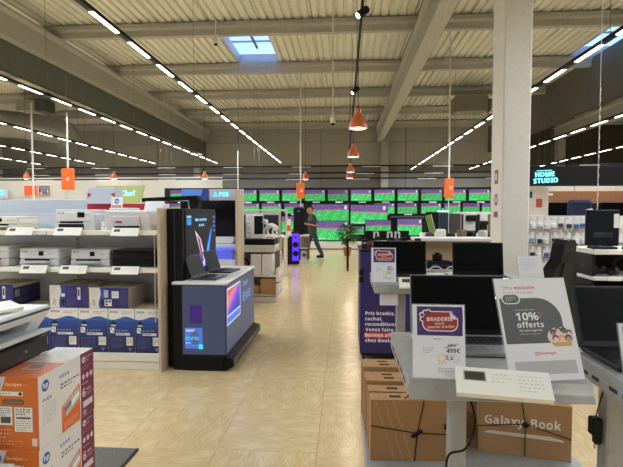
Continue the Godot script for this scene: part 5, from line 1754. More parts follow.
	carton(g, "box", Vector3(0.385, 0.245, 0.085), kraft, {"front": printed(gx, 0.75)})
	part(g, "elastic_band", tube([Vector3(-0.01, 0.247, -0.04), Vector3(-0.01, 0.247, 0.044), Vector3(0.005, 0.15, 0.045), Vector3(0.005, 0.0, 0.044)], 0.002, 5), band)
	part(g, "elastic_band", tube([Vector3(-0.193, 0.12, 0.044), Vector3(0.005, 0.15, 0.045), Vector3(0.193, 0.1, 0.044)], 0.002, 5), band)
	bx(g, "toggle", mat(rgb(40, 28, 22), 0.5), Vector3(0.005, 0.148, 0.049), Vector3(0.026, 0.026, 0.01), 0.004, Vector3(0, 0, 45))
	for k in 2:
		var b := thing("laptop_carton", ["plain kraft carton directly behind the lettered one", "plain kraft carton farther behind the lettered one"][k], "carton", Vector3(0.77 - k * 0.03, 0.461, -2.3 - k * 0.12), -6, "kraft laptop cartons")
		carton(b, "box", Vector3(0.4, 0.26 - k * 0.015, 0.085), kraft)
		bx(b, "handle_slot", mat(rgb(52, 38, 28), 0.8), Vector3(0.0, 0.2606 - k * 0.015, 0.0), Vector3(0.06, 0.0012, 0.02), 0.0)

	# cables and chargers
	var cable := mat(rgb(16, 16, 17), 0.5)
	var c1 := thing("power_cable", "black cable looped around the post of the nearest table with a plug", "cable", Vector3(0.402, 0, -1.64))
	part(c1, "cord", tube(curve_pts([Vector3(0.0, 1.0, -0.02), Vector3(0.03, 0.92, 0.01), Vector3(0.055, 0.82, 0.0), Vector3(0.02, 0.74, 0.02), Vector3(-0.035, 0.71, 0.01), Vector3(-0.04, 0.64, 0.01), Vector3(0.0, 0.585, 0.01), Vector3(0.045, 0.56, 0.0), Vector3(0.05, 0.47, 0.01), Vector3(0.04, 0.3, 0.01)], 6), 0.004, 6), cable)
	part(c1, "cord", tube(curve_pts([Vector3(-0.036, 0.66, 0.01), Vector3(-0.07, 0.66, 0.02), Vector3(-0.1, 0.6, 0.01), Vector3(-0.075, 0.56, 0.02), Vector3(-0.09, 0.48, 0.02)], 6), 0.004, 6), cable)
	bx(c1, "plug", cable, Vector3(-0.075, 0.56, 0.02), Vector3(0.045, 0.06, 0.035), 0.008, Vector3(0, 0, 15))
	var c2 := thing("charger", "black charger hanging on a thin wire beside the post at the right", "charger", Vector3(0.785, 0.83, -1.5))
	bx(c2, "block", cable, Vector3(0, 0.055, 0), Vector3(0.03, 0.056, 0.034), 0.004)
	bx(c2, "prong_end", cable, Vector3(0.006, 0.016, 0), Vector3(0.02, 0.034, 0.024), 0.004)
	for sx in [-1, 1]:
		bx(c2, "pin", mat(rgb(150, 150, 150), 0.3, 0.9), Vector3(0.006 + sx * 0.006, -0.008, 0), Vector3(0.003, 0.018, 0.004), 0.0005)
	part(c2, "wire", tube([Vector3(0, 0.08, 0), Vector3(0.03, 0.2, 0)], 0.002, 5), cable)
	var br := thing("brace_bar", "black diagonal bar behind the post of the nearest table", "bar", Vector3(0.46, 0.3, -1.95))
	part(br, "bar", tube([Vector3(0.08, 0.0, 0.1), Vector3(-0.02, 0.34, -0.05)], 0.009, 8), cable)
	part(br, "end_cap", cyl(0.012, 0.02, 10), cable, Vector3(-0.02, 0.34, -0.05))


# ---------------------------------------------------------------- purple cabinet
func make_purple_gondola() -> void:
	var purple := rgb(38, 22, 92)
	var img := canvas(462, 745, purple)
	var lines := ["Prix bradés,", "rachat,", "reconditionné", "Venez faire de", "bonnes affaires", "chez Boulanger"]
	for k in 6:
		var y := 462.0 + k * 40.0
		if k == 4:
			pill_px(img, 26, y - 31, 350, 40, 19, rgb(214, 70, 44))
		text_px(img, lines[k], 38, y, 25, rgb(240, 240, 246), true, 0.0, 1.1)
	var t := thing("purple_cabinet", "purple wheeled cabinet with white and red lettering beside the aisle", "cabinet", Vector3(0.5, 0, -5.25))
	var pm := mat(purple, 0.45)
	bx(t, "body", pm, Vector3(0, 0.62, 0), Vector3(0.656, 1.06, 0.74), 0.006)
	sheet(t, "poster", 0.66, 1.06, 0.004, printed(img, 0.45), pm, Vector3(0, 0.62, 0.376))
	bx(t, "base_trim", mat(rgb(20, 20, 24), 0.5), Vector3(0, 0.075, 0), Vector3(0.64, 0.03, 0.72), 0.004)
	for sx in [-0.29, 0.29]:
		for sz in [-0.32, 0.32]:
			part(t, "castor", cyl(0.028, 0.03, 14), mat(rgb(20, 20, 22), 0.5), Vector3(sx, 0.03, sz), Vector3(0, 0, 90))
			bx(t, "castor_fork", mat(rgb(150, 150, 150), 0.4, 0.6), Vector3(sx, 0.055, sz), Vector3(0.04, 0.012, 0.05), 0.002)
	for y in [0.94, 0.86]:
		bx(t, "side_clip", mat(rgb(18, 18, 20), 0.5), Vector3(-0.315, y, 0.36), Vector3(0.05, 0.06, 0.05), 0.006)
	bx(t, "top_board", mat(rgb(30, 26, 44), 0.5), Vector3(0, 1.16, 0), Vector3(0.69, 0.02, 0.78), 0.004)
	# goods on top: small packs and cards
	var cols := [rgb(30, 28, 30), rgb(150, 60, 58), rgb(40, 36, 38), rgb(226, 226, 226), rgb(28, 28, 32), rgb(60, 70, 130), rgb(22, 22, 24), rgb(200, 160, 60), rgb(26, 26, 30)]
	var kinds := ["black", "dark red", "charcoal", "white", "black and narrow", "blue", "tall black", "yellow", "flat black"]
	for k in 9:
		var h: float = [0.1, 0.07, 0.13, 0.08, 0.12, 0.1, 0.12, 0.08, 0.11][k]
		var p := thing("accessory_pack", "%s accessory pack in the row on top of the purple cabinet" % kinds[k], "package", Vector3(0.22 + k * 0.07, 1.171, -5.05 - (k % 2) * 0.12), 0, "packs on the purple cabinet")
		carton(p, "pack", Vector3(0.06, h, 0.06), mat(cols[k], 0.5))
		bx(p, "label_strip", mat(rgb(150, 146, 146) if k != 3 else rgb(60, 60, 64), 0.5), Vector3(0, h * 0.6, 0.031), Vector3(0.04, h * 0.2, 0.002), 0.0005)
	var back := thing("letter_sign", "black board with large white lettering behind the packs on the purple cabinet", "sign", Vector3(0.5, 1.17, -5.5))
	bx(back, "board", mat(rgb(24, 24, 26), 0.5), Vector3(0, 0.09, 0), Vector3(0.5, 0.17, 0.02), 0.004)
	letters(back, "lettering", "n  nn", 0.1, mat(rgb(232, 232, 232), 0.5), Vector3(-0.16, 0.09, 0.012), Vector3.ZERO, 0.004)


# ---------------------------------------------------------------- displays between the tables and the far televisions, right side
func make_mid_displays() -> void:
	var cream := mat(rgb(216, 212, 202), 0.5)
	var white := mat(rgb(226, 226, 222), 0.45)
	var black := mat(rgb(16, 16, 17), 0.45)
	# camera bay
	var t := thing("camera_bay", "cream display bay with a curved sand backdrop between the two farther laptops", "shelf", Vector3(1.35, 0, -6.0))
	bx(t, "base", cream, Vector3(0, 0.4, 0), Vector3(0.9, 0.8, 0.5), 0.006)
	bx(t, "white_step", white, Vector3(0, 0.83, 0.05), Vector3(0.9, 0.06, 0.4), 0.01)
	bx(t, "backdrop", mat(rgb(196, 172, 138), 0.6), Vector3(0, 1.02, -0.22), Vector3(0.9, 0.36, 0.03), 0.008)
	bx(t, "top_board", white, Vector3(0, 1.22, -0.1), Vector3(0.94, 0.04, 0.4), 0.008)
	bx(t, "side_panel", cream, Vector3(0.44, 1.03, -0.05), Vector3(0.03, 0.38, 0.3), 0.004)
	var bb := thing("receiver", "flat black receiver box in the cream bay under the camera", "receiver", Vector3(1.17, 0.861, -5.92))
	bx(bb, "case", black, Vector3(0, 0.05, 0), Vector3(0.3, 0.09, 0.22), 0.006)
	bx(bb, "display", mat(rgb(60, 40, 40), 0.3), Vector3(-0.06, 0.055, 0.111), Vector3(0.08, 0.02, 0.003), 0.001)
	for k in 3:
		part(bb, "knob", cyl(0.012, 0.012, 12), mat(rgb(60, 60, 62), 0.4), Vector3(0.03 + k * 0.035, 0.05, 0.114), Vector3(90, 0, 0))
	var cam := thing("photo_camera", "black camera standing on the flat black receiver", "camera", Vector3(1.16, 0.957, -5.94), 12)
	bx(cam, "body", black, Vector3(0, 0.04, 0), Vector3(0.12, 0.08, 0.05), 0.01)
	bx(cam, "viewfinder", black, Vector3(0, 0.088, 0), Vector3(0.05, 0.025, 0.04), 0.006)
	part(cam, "lens", lathe([Vector2(0.03, 0), Vector2(0.033, 0.05), Vector2(0.028, 0.055), Vector2(0.02, 0.045), Vector2(0.001, 0.045)], 16), mat(rgb(24, 24, 26), 0.3), Vector3(0, 0.04, 0.025), Vector3(90, 0, 0))
	for sx in [-1, 1]:
		var arc := thing("white_stand", ["left white curved headphone stand in front of the receiver", "right white curved headphone stand in front of the receiver"][(sx + 1) / 2], "stand", Vector3(1.21 + sx * 0.1, 0.861, -5.76), 0, "white stands in the cream bay")
		part(arc, "arch", tube(curve_pts([Vector3(-0.08, 0, 0), Vector3(-0.05, 0.03, 0), Vector3(0.0, 0.042, 0), Vector3(0.05, 0.03, 0), Vector3(0.08, 0, 0)], 4), 0.008, 8), white)
		bx(arc, "foot", white, Vector3(0, 0.004, 0.02), Vector3(0.18, 0.008, 0.03), 0.002)

	# household island
	var g := thing("appliance_island", "white stepped display island with small appliances before the right televisions", "counter", Vector3(2.2, 0, -9.2))
	bx(g, "base", cream, Vector3(0, 0.45, 0), Vector3(1.5, 0.9, 0.8), 0.01)
	bx(g, "top_step", white, Vector3(-0.05, 0.99, 0.05), Vector3(1.46, 0.18, 0.7), 0.015)
	bx(g, "upper_step", white, Vector3(-0.1, 1.12, -0.12), Vector3(1.2, 0.08, 0.4), 0.015)
	bx(g, "front_ledge", mat(rgb(198, 196, 190), 0.45), Vector3(0, 0.925, 0.49), Vector3(1.5, 0.05, 0.2), 0.006)
	var wood := mat(rgb(128, 100, 74), 0.5)
	bx(g, "frame_post", wood, Vector3(0.34, 1.34, -0.2), Vector3(0.05, 0.42, 0.05), 0.006)
	bx(g, "frame_post", wood, Vector3(0.62, 1.34, -0.2), Vector3(0.05, 0.42, 0.05), 0.006)
	bx(g, "frame_top", white, Vector3(0.3, 1.55, -0.2), Vector3(0.72, 0.05, 0.1), 0.008)
	bx(g, "white_panel", white, Vector3(0.5, 1.3, -0.12), Vector3(0.14, 0.5, 0.03), 0.006)
	var specs := [
		["green_board", "tall leaf-green board on the white island", rgb(120, 140, 60), Vector3(1.72, 1.16, -9.3), Vector3(0.1, 0.36, 0.05), -14.0],
		["teal_board", "dark teal upright panel with lit top on the white island", rgb(24, 48, 60), Vector3(1.92, 1.16, -9.25), Vector3(0.17, 0.4, 0.05), 0.0],
		["brown_case", "dark brown upright case in a pale frame on the white island", rgb(70, 64, 60), Vector3(2.14, 1.16, -9.25), Vector3(0.2, 0.38, 0.06), 0.0],
	]
	for s in specs:
		var o := thing(s[0], s[1], "panel", s[3], 0)
		o.rotation_degrees.z = -s[5]
		bx(o, "board", mat(s[2], 0.45), Vector3(0, s[4].y / 2, 0), s[4], 0.006)
		bx(o, "edge_strip", mat(rgb(210, 208, 198), 0.5), Vector3(s[4].x / 2 + 0.008, s[4].y / 2, 0), Vector3(0.014, s[4].y, 0.05), 0.003)
	var lt := thing("lamp_strip", "small lit white strip above the dark teal panel", "lamp", Vector3(1.9, 1.57, -9.22))
	part(lt, "arm", tube(curve_pts([Vector3(0.0, -0.02, -0.06), Vector3(0.0, 0.05, -0.04), Vector3(0, 0.06, 0.0), Vector3(0, 0.02, 0.03)], 4), 0.012, 8), mat(rgb(190, 190, 188), 0.4))
	bx(lt, "lit_face_light", glow(rgb(220, 240, 255), 1.2), Vector3(-0.01, 0.012, 0.04), Vector3(0.2, 0.025, 0.04), 0.006)
	var cm := thing("coffee_machine", "black and white coffee machine in the wooden frame on the island", "coffee machine", Vector3(2.42, 1.161, -9.24))
	bx(cm, "tower", white, Vector3(0, 0.2, -0.05), Vector3(0.2, 0.4, 0.12), 0.015)
	bx(cm, "head", black, Vector3(0, 0.29, 0.03), Vector3(0.18, 0.12, 0.2), 0.015)
	bx(cm, "drip_base", black, Vector3(0, 0.03, 0.04), Vector3(0.2, 0.05, 0.22), 0.01)
	var cm2 := thing("coffee_machine", "small black coffee machine right of the white one on the island", "coffee machine", Vector3(2.68, 1.161, -9.24))
	bx(cm2, "tower", black, Vector3(0, 0.12, -0.05), Vector3(0.14, 0.24, 0.1), 0.015)
	bx(cm2, "head", black, Vector3(0, 0.2, 0.03), Vector3(0.13, 0.07, 0.16), 0.012)
	bx(cm2, "drip_base", black, Vector3(0, 0.02, 0.04), Vector3(0.14, 0.03, 0.18), 0.006)
	for k in 6:
		var h: float = [0.1, 0.17, 0.09, 0.16, 0.12, 0.15][k]
		var b := thing("white_appliance", "small %s appliance on the front edge of the white island" % ["dark grey", "tall white", "low black", "wood brown", "boxy black", "pale grey"][k], "appliance", Vector3(1.6 + k * 0.19, 1.081, -8.92 + (k % 2) * 0.08), 10 * k, "small appliances on the island")
		var col: Color = [rgb(70, 70, 70), rgb(222, 222, 220), rgb(24, 24, 26), rgb(120, 92, 66), rgb(28, 28, 30), rgb(180, 178, 172)][k]
		bx(b, "body", mat(col, 0.4), Vector3(0, h / 2, 0), Vector3(0.16, h, 0.13), 0.02)
		bx(b, "top_plate", mat(col.darkened(0.25), 0.4), Vector3(0, h + 0.004, 0), Vector3(0.11, 0.008, 0.09), 0.003)
	var kinds := ["black flat", "grey upright", "black round", "white tilted", "dark blue", "black tall", "brown low", "silver"]
	var tones := [rgb(20, 20, 22), rgb(120, 120, 120), rgb(26, 26, 28), rgb(220, 220, 216), rgb(40, 50, 80), rgb(18, 18, 20), rgb(110, 84, 60), rgb(170, 170, 168)]
	for k in 8:
		var h: float = [0.06, 0.1, 0.07, 0.09, 0.06, 0.12, 0.05, 0.08][k]
		var o := thing("kitchen_gadget", "%s gadget on the lower front ledge of the white island" % kinds[k], "gadget", Vector3(1.52 + k * 0.17, 0.951, -8.72), 12 * (k % 3), "gadgets on the island ledge")
		bx(o, "body", mat(tones[k], 0.4), Vector3(0, h / 2, 0), Vector3(0.11, h, 0.08), 0.012)
		bx(o, "cap", mat(tones[7 - k], 0.4), Vector3(0.01, h + 0.008, 0), Vector3(0.06, 0.016, 0.05), 0.004)
	var cube := thing("black_screen", "plain black screen back standing right of the framed television", "television", Vector3(2.6, 0.3, -13.6))
	bx(cube, "panel", mat(rgb(8, 8, 9), 0.3), Vector3(0, 0.82, 0), Vector3(0.56, 0.92, 0.05), 0.01)
	bx(cube, "stand", black, Vector3(0, 0.05, 0), Vector3(0.4, 0.7, 0.3), 0.02)


# ---------------------------------------------------------------- accessory pegboard, chair and desk at the right
func make_pegboard() -> void:
	var t := thing("pegboard_wall", "pale perforated display wall covered with hanging accessories beside the pillar", "display wall", Vector3(3.45, 0, -7.35))
	bx(t, "panel", mottled("pegboard", rgb(208, 204, 198), rgb(200, 196, 190), 0.6, 0.06, 2.0), Vector3(0, 0.76, 0), Vector3(1.62, 1.5, 0.05), 0.006)
	bx(t, "base", mat(rgb(206, 202, 194), 0.5), Vector3(0, 0.08, 0.2), Vector3(1.62, 0.16, 0.44), 0.006)
	var cols := [rgb(60, 62, 70), rgb(214, 216, 220), rgb(70, 90, 150), rgb(232, 228, 226), rgb(206, 208, 212), rgb(226, 228, 230), rgb(44, 46, 54), rgb(236, 234, 230), rgb(120, 150, 190)]
	var r := RandomNumberGenerator.new()
	r.seed = 5
	var rows := ["top", "second", "third", "fourth", "lowest"]
	var nth := ["first", "second", "third", "fourth", "fifth", "sixth", "seventh", "eighth", "ninth", "tenth", "eleventh", "twelfth", "thirteenth", "fourteenth", "fifteenth"]
	for row in 5:
		var y: float = [1.46, 1.23, 1.02, 0.81, 0.62][row]
		for k in 15:
			var x := -0.74 + k * 0.105 + r.randf_range(-0.012, 0.012)
			var hook := part(t, "hook", tube([Vector3(x, y, 0.02), Vector3(x, y, 0.12), Vector3(x, y + 0.01, 0.125)], 0.004, 5), mat(rgb(190, 190, 190), 0.4, 0.6))
			bx(hook, "price_flap", mat(rgb(230, 230, 228), 0.5), Vector3(x, y + 0.012, 0.128), Vector3(0.05, 0.03, 0.003), 0.0008)
			var h := r.randf_range(0.12, 0.17)
			var c: Color = cols[r.randi() % cols.size()]
			var p := thing("blister_pack", "hanging accessory pack in the %s row of the pale display wall, %s from the pillar" % [rows[row], nth[k]], "package", Vector3(3.45 + x, y - h - 0.01, -7.27), 0, "accessory packs on the pegboard")
			carton(p, "card", Vector3(0.095, h, 0.012), mat(rgb(232, 231, 228), 0.5))
			bx(p, "blister", mat(c, 0.3), Vector3(0, h * 0.42, 0.02), Vector3(0.068, h * 0.42, 0.03), 0.008)
			bx(p, "colour_band", mat([rgb(176, 84, 84), rgb(84, 108, 156), rgb(200, 196, 190), rgb(150, 154, 160)][r.randi() % 4], 0.5), Vector3(0, h * 0.1, 0.0075), Vector3(0.09, h * 0.13, 0.003), 0.0006)

	# gaming chair seen from behind
	var ch := thing("gaming_chair", "black high-backed gaming chair seen from behind, before the accessory wall", "chair", Vector3(1.72, 0, -4.5), 225)
	var lea := mat(rgb(20, 20, 21), 0.5)
	var trim := mat(rgb(34, 34, 36), 0.6)
	var bp := PackedVector2Array([Vector2(-0.2, 0), Vector2(0.2, 0), Vector2(0.25, 0.16), Vector2(0.23, 0.34), Vector2(0.27, 0.5), Vector2(0.25, 0.6), Vector2(0.15, 0.68), Vector2(0.14, 0.82), Vector2(0.08, 0.86), Vector2(-0.08, 0.86), Vector2(-0.14, 0.82), Vector2(-0.15, 0.68), Vector2(-0.25, 0.6), Vector2(-0.27, 0.5), Vector2(-0.23, 0.34), Vector2(-0.25, 0.16)])
	var back := part(ch, "backrest", prism(bp, 0.1), lea, Vector3(0, 0.47, -0.2), Vector3(-8, 0, 0))
	part(back, "centre_pad", prism(PackedVector2Array([Vector2(-0.13, 0.04), Vector2(0.13, 0.04), Vector2(0.14, 0.5), Vector2(0.1, 0.66), Vector2(-0.1, 0.66), Vector2(-0.14, 0.5)]), 0.13), trim)
	for sx in [-1, 1]:
		part(back, "wing", prism(PackedVector2Array([Vector2(0.19 * sx, 0.05), Vector2(0.25 * sx, 0.16), Vector2(0.27 * sx, 0.5), Vector2(0.24 * sx, 0.6), Vector2(0.17 * sx, 0.5)]), 0.16), lea, Vector3(0, 0, 0.03))
		bx(back, "belt_hole", mat(rgb(120, 36, 36), 0.6), Vector3(sx * 0.05, 0.77, 0), Vector3(0.05, 0.022, 0.104), 0.006)
		part(ch, "armrest_post", tube([Vector3(sx * 0.29, 0.42, 0.0), Vector3(sx * 0.3, 0.66, 0.0)], 0.022, 10), trim)
		bx(ch, "armrest", lea, Vector3(sx * 0.3, 0.68, 0.03), Vector3(0.09, 0.035, 0.27), 0.014)
	bx(ch, "seat", lea, Vector3(0, 0.44, 0.06), Vector3(0.5, 0.11, 0.5), 0.04)
	part(ch, "gas_column", cyl(0.03, 0.3, 14), mat(rgb(60, 60, 62), 0.3, 0.6), Vector3(0, 0.24, 0.04))
	for k in 5:
		var a := TAU * k / 5.0
		part(ch, "base_leg", tube([Vector3(0, 0.11, 0.04), Vector3(cos(a) * 0.3, 0.075, 0.04 + sin(a) * 0.3)], 0.022, 8), trim)
		part(ch, "castor", cyl(0.028, 0.04, 12), trim, Vector3(cos(a) * 0.3, 0.03, 0.04 + sin(a) * 0.3), Vector3(0, 0, 90))

	# shelf desk with a monitor
	var white := mat(rgb(220, 218, 212), 0.45)
	var dark := mat(rgb(24, 24, 26), 0.5)
	var d := thing("gaming_desk", "white-edged two-tier gaming shelf at the right picture edge", "desk", Vector3(3.32, 0, -5.4))
	for q in [[1.14, 0.05], [0.86, 0.04], [0.5, 0.04]]:
		var b := bx(d, "shelf_board", white if q[0] > 0.6 else dark, Vector3(0, q[0], 0), Vector3(1.4, q[1], 0.6), 0.006)
		for k in 4:
			bx(b, "price_strip", mat(rgb(236, 235, 230), 0.5), Vector3(-0.5 + k * 0.3, 0.0, 0.303), Vector3(0.13, 0.04, 0.006), 0.001)
	for sx in [-0.68, 0.68]:
		bx(d, "side_panel", dark, Vector3(sx, 0.56, -0.02), Vector3(0.03, 1.12, 0.54), 0.004)
	bx(d, "back_panel", dark, Vector3(0, 0.56, -0.28), Vector3(1.34, 1.12, 0.02), 0.003)
	var mo := thing("gaming_monitor", "dark monitor with faint blue lettering on the white-edged shelf", "monitor", Vector3(2.79, 1.166, -5.3), -6)
	bx(mo, "housing", dark, Vector3(0, 0.225, 0), Vector3(0.33, 0.39, 0.05), 0.01)
	bx(mo, "screen", mat(rgb(16, 22, 34), 0.18), Vector3(0, 0.225, 0.026), Vector3(0.31, 0.37, 0.004), 0.001)
	small_plate(mo)
	bx(mo, "foot", dark, Vector3(0, 0.012, 0.02), Vector3(0.24, 0.024, 0.18), 0.006)
	bx(mo, "sticker", mat(rgb(232, 230, 228), 0.5), Vector3(0.13, 0.3, 0.03), Vector3(0.05, 0.15, 0.003), 0.0006)
	var names_k := ["black gaming mouse beside the monitor on the upper shelf", "black gamepad on the lower white shelf", "dark headset on the lower white shelf", "black keyboard lying on the lower white shelf"]
	var m1 := thing("gaming_mouse", names_k[0], "mouse", Vector3(2.98, 1.166, -5.2))
	part(m1, "shell", lathe([Vector2(0.03, 0), Vector2(0.033, 0.012), Vector2(0.022, 0.03), Vector2(0.001, 0.036)], 14), dark)
	bx(m1, "wheel", mat(rgb(90, 90, 92), 0.4), Vector3(0, 0.032, 0.014), Vector3(0.006, 0.008, 0.014), 0.002)
	var m2 := thing("gamepad", names_k[1], "gamepad", Vector3(2.74, 0.881, -5.22))
	part(m2, "body", tube(curve_pts([Vector3(-0.09, 0.03, 0.05), Vector3(-0.07, 0.05, 0), Vector3(0, 0.05, -0.015), Vector3(0.07, 0.05, 0), Vector3(0.09, 0.03, 0.05)], 4), 0.03, 10), dark)
	for sx in [-1, 1]:
		part(m2, "stick", cyl(0.012, 0.03, 10), mat(rgb(60, 60, 62), 0.5), Vector3(sx * 0.04, 0.085, 0))
	var m3 := thing("headset", names_k[2], "headset", Vector3(2.98, 0.881, -5.25))
	part(m3, "band", tube(curve_pts([Vector3(-0.08, 0.05, 0), Vector3(-0.08, 0.14, 0), Vector3(0, 0.19, 0), Vector3(0.08, 0.14, 0), Vector3(0.08, 0.05, 0)], 5), 0.012, 8), dark)
	for sx in [-1, 1]:
		part(m3, "ear_cup", cyl(0.045, 0.04, 16), mat(rgb(40, 42, 46), 0.4), Vector3(sx * 0.07, 0.046, 0), Vector3(0, 0, 90))
	var m4 := thing("keyboard", names_k[3], "keyboard", Vector3(3.3, 0.881, -5.25))
	bx(m4, "case", dark, Vector3(0, 0.012, 0), Vector3(0.4, 0.024, 0.14), 0.005)
	bx(m4, "key_field", mat(rgb(44, 44, 46), 0.6), Vector3(0, 0.027, 0), Vector3(0.38, 0.008, 0.12), 0.002)
	for k in 4:
		var pk := thing("game_box", "%s boxed gaming accessory under the white-edged shelf" % ["black and red", "black and blue", "black and grey", "plain black"][k], "carton", Vector3(2.66 + k * 0.27, 0.521, -5.3), 0, "boxes under the gaming shelf")
		carton(pk, "box", Vector3(0.23, 0.24, 0.3), mat(rgb(28, 28, 30), 0.5))
		bx(pk, "picture_panel", mat([rgb(150, 50, 50), rgb(60, 80, 140), rgb(130, 130, 134), rgb(56, 56, 58)][k], 0.5), Vector3(0, 0.14, 0.151), Vector3(0.16, 0.12, 0.003), 0.0008)
	var hc := thing("hanging_chain", "thin white chain hanging from the roof above the monitor", "chain", Vector3(3.2, 1.56, -6.2))
	var links := begin()
	for k in 26:
		add_rbox(links, Vector3(0.004 * (k % 2), 0.04 + k * 0.06, 0), Vector3(0.014 if k % 2 else 0.006, 0.055, 0.006 if k % 2 else 0.014), 0.002)
	part(hc, "links", links.commit(), mat(rgb(206, 206, 204), 0.4)).set_meta("kind", "stuff")
	part(hc, "cord", tube([Vector3(0, 1.58, 0), Vector3(0, 6.2, 0)], 0.004, 5), mat(rgb(206, 206, 204), 0.4))


func small_plate(mo: Node3D) -> void:
	var img := canvas(200, 60, rgb(16, 22, 34))
	small_print(img, 30, 16, 140, 1, 10, rgb(70, 110, 150), 10)
	small_print(img, 50, 40, 100, 1, 10, rgb(50, 80, 110), 6)
	sheet(mo, "lettering_plate", 0.2, 0.06, 0.002, printed(img, 0.3, 0.4), mat(rgb(16, 22, 34), 0.3), Vector3(0.0, 0.15, 0.029))


# ---------------------------------------------------------------- home studio corner
func make_home_studio() -> void:
	var t := thing("studio_fascia", "black overhead fascia of the home studio corner", "fascia", Vector3(8.4, 2.36, -14.0))
	bx(t, "board", mat(rgb(14, 14, 16), 0.6), Vector3(0, 0.26, 0), Vector3(6.6, 0.52, 0.3), 0.01)
	bx(t, "lower_trim", mat(rgb(30, 30, 32), 0.5), Vector3(0, -0.01, 0), Vector3(6.6, 0.04, 0.34), 0.004)
	for sx in [-3.1, 0.0, 3.1]:
		part(t, "hanger", tube([Vector3(sx, 0.5, 0), Vector3(sx, 5.4, 0)], 0.02, 6), mat(rgb(60, 60, 62), 0.5))
	var s := thing("neon_sign", "glowing cyan lettered sign of the home studio on the black fascia", "sign", Vector3(5.36, 2.36, -13.82))
	var neon := glow(rgb(120, 235, 250), 1.6)
	letters(s, "neon_lettering", "HOME", 0.135, neon, Vector3(0.06, 0.21, 0.0), Vector3(0, 0, 3), 0.02)
	letters(s, "neon_lettering", "STUDIO", 0.135, neon, Vector3(0.02, 0.03, 0.0), Vector3(0, 0, 3), 0.02)
	bx(s, "neon_bar_light", neon, Vector3(0.3, 0.395, 0.01), Vector3(0.42, 0.012, 0.02), 0.003, Vector3(0, 0, 3))
	bx(s, "backing", mat(rgb(12, 20, 30), 0.5), Vector3(0.3, 0.2, -0.015), Vector3(0.66, 0.46, 0.02), 0.004)

	var w := thing("studio_wall", "white and wood back wall of the home studio corner", "partition", Vector3(8.6, 0, -17.0))
	for k in 5:
		bx(w, "white_panel", mat(rgb(206, 198, 184), 0.55), Vector3(-2.7 + k * 1.38, 2.49, 0), Vector3(1.36, 0.36, 0.1), 0.008)
	bx(w, "wood_band", mottled("studio_wood", rgb(150, 104, 66), rgb(128, 86, 54), 0.5, 0.05, 1.2), Vector3(0, 2.1, 0.01), Vector3(6.9, 0.42, 0.1), 0.008)
	bx(w, "lower_wall", mat(rgb(30, 28, 30), 0.6), Vector3(0, 0.94, 0), Vector3(6.9, 1.88, 0.1), 0.008)
	bx(w, "wood_ledge", mottled("studio_wood", rgb(150, 104, 66), rgb(128, 86, 54), 0.5, 0.05, 1.2), Vector3(0, 0.7, 0.25), Vector3(6.9, 0.06, 0.5), 0.008)
	for q in [[-1.75, 2.2], [1.0, 2.14]]:
		bx(w, "name_plate", mat(rgb(216, 210, 202), 0.5), Vector3(q[0] + 0.2, q[1], 0.062), Vector3(0.4, 0.08, 0.006), 0.002)
	for k in 2:
		var tv := thing("studio_television", ["dark television under the wood band, left in the home studio", "dark television under the wood band, right in the home studio"][k], "television", Vector3(7.35 + k * 2.1, 1.24, -16.86), 0, "dark televisions in the home studio")
		bx(tv, "housing", mat(rgb(10, 10, 12), 0.2), Vector3(0, 0.32, 0), Vector3(1.25, 0.7, 0.06), 0.01)
		bx(tv, "screen", mat(rgb(8, 9, 14), 0.1), Vector3(0, 0.33, 0.032), Vector3(1.2, 0.64, 0.004), 0.001)
		bx(tv, "foot", mat(rgb(20, 20, 22), 0.4), Vector3(0, -0.25, 0.12), Vector3(0.5, 0.52, 0.2), 0.006)
	var pil := thing("studio_pillar", "white pillar with red posters below the glowing studio sign", "pillar", Vector3(5.75, 0, -14.8))
	bx(pil, "shaft", mat(rgb(206, 200, 192), 0.55), Vector3(0, 1.2, 0), Vector3(0.75, 2.4, 0.4), 0.01)
	bx(pil, "red_poster", mat(rgb(176, 70, 60), 0.5), Vector3(0.1, 1.85, 0.203), Vector3(0.18, 0.26, 0.006), 0.002)
	bx(pil, "dark_notice", mat(rgb(50, 50, 56), 0.5), Vector3(-0.14, 2.1, 0.203), Vector3(0.08, 0.2, 0.006), 0.002)
	bx(pil, "red_notice", mat(rgb(176, 60, 56), 0.5), Vector3(0.1, 1.35, 0.203), Vector3(0.2, 0.05, 0.006), 0.002)
	var sofa := thing("blue_sofa", "dark blue upholstered armchair with high back in the home studio", "armchair", Vector3(7.12, 0, -14.6))
	var navy := mottled("navy_cloth", rgb(38, 48, 84), rgb(28, 36, 66), 0.9, 0.06, 2.0)
	bx(sofa, "backrest", navy, Vector3(0.0, 1.4, -0.2), Vector3(0.7, 1.1, 0.22), 0.08)
	bx(sofa, "seat", navy, Vector3(0, 0.65, 0.05), Vector3(1.0, 0.3, 0.7), 0.06)
	for sx in [-0.56, 0.9]:
		bx(sofa, "armrest", navy, Vector3(sx, 0.95, 0.02), Vector3(0.6, 0.46, 0.66), 0.08)
	bx(sofa, "base", mat(rgb(24, 24, 26), 0.6), Vector3(0.1, 0.25, 0.02), Vector3(1.3, 0.5, 0.6), 0.02)
	var card := thing("standing_card", "white standing card on the dark blue armchair", "card", Vector3(7.0, 1.35, -13.95), 10)
	bx(card, "card", mat(rgb(216, 220, 228), 0.5), Vector3(0, 0.16, 0), Vector3(0.2, 0.32, 0.01), 0.002, Vector3(0, 0, 6))
	bx(card, "foot", mat(rgb(180, 182, 186), 0.4), Vector3(0, 0.005, 0.02), Vector3(0.2, 0.01, 0.08), 0.002)
	bx(card, "post", mat(rgb(120, 122, 126), 0.4), Vector3(0, -0.67, -0.02), Vector3(0.03, 1.34, 0.03), 0.004)
	bx(card, "floor_plate", mat(rgb(120, 122, 126), 0.4), Vector3(0, -1.34, -0.02), Vector3(0.26, 0.02, 0.26), 0.004)


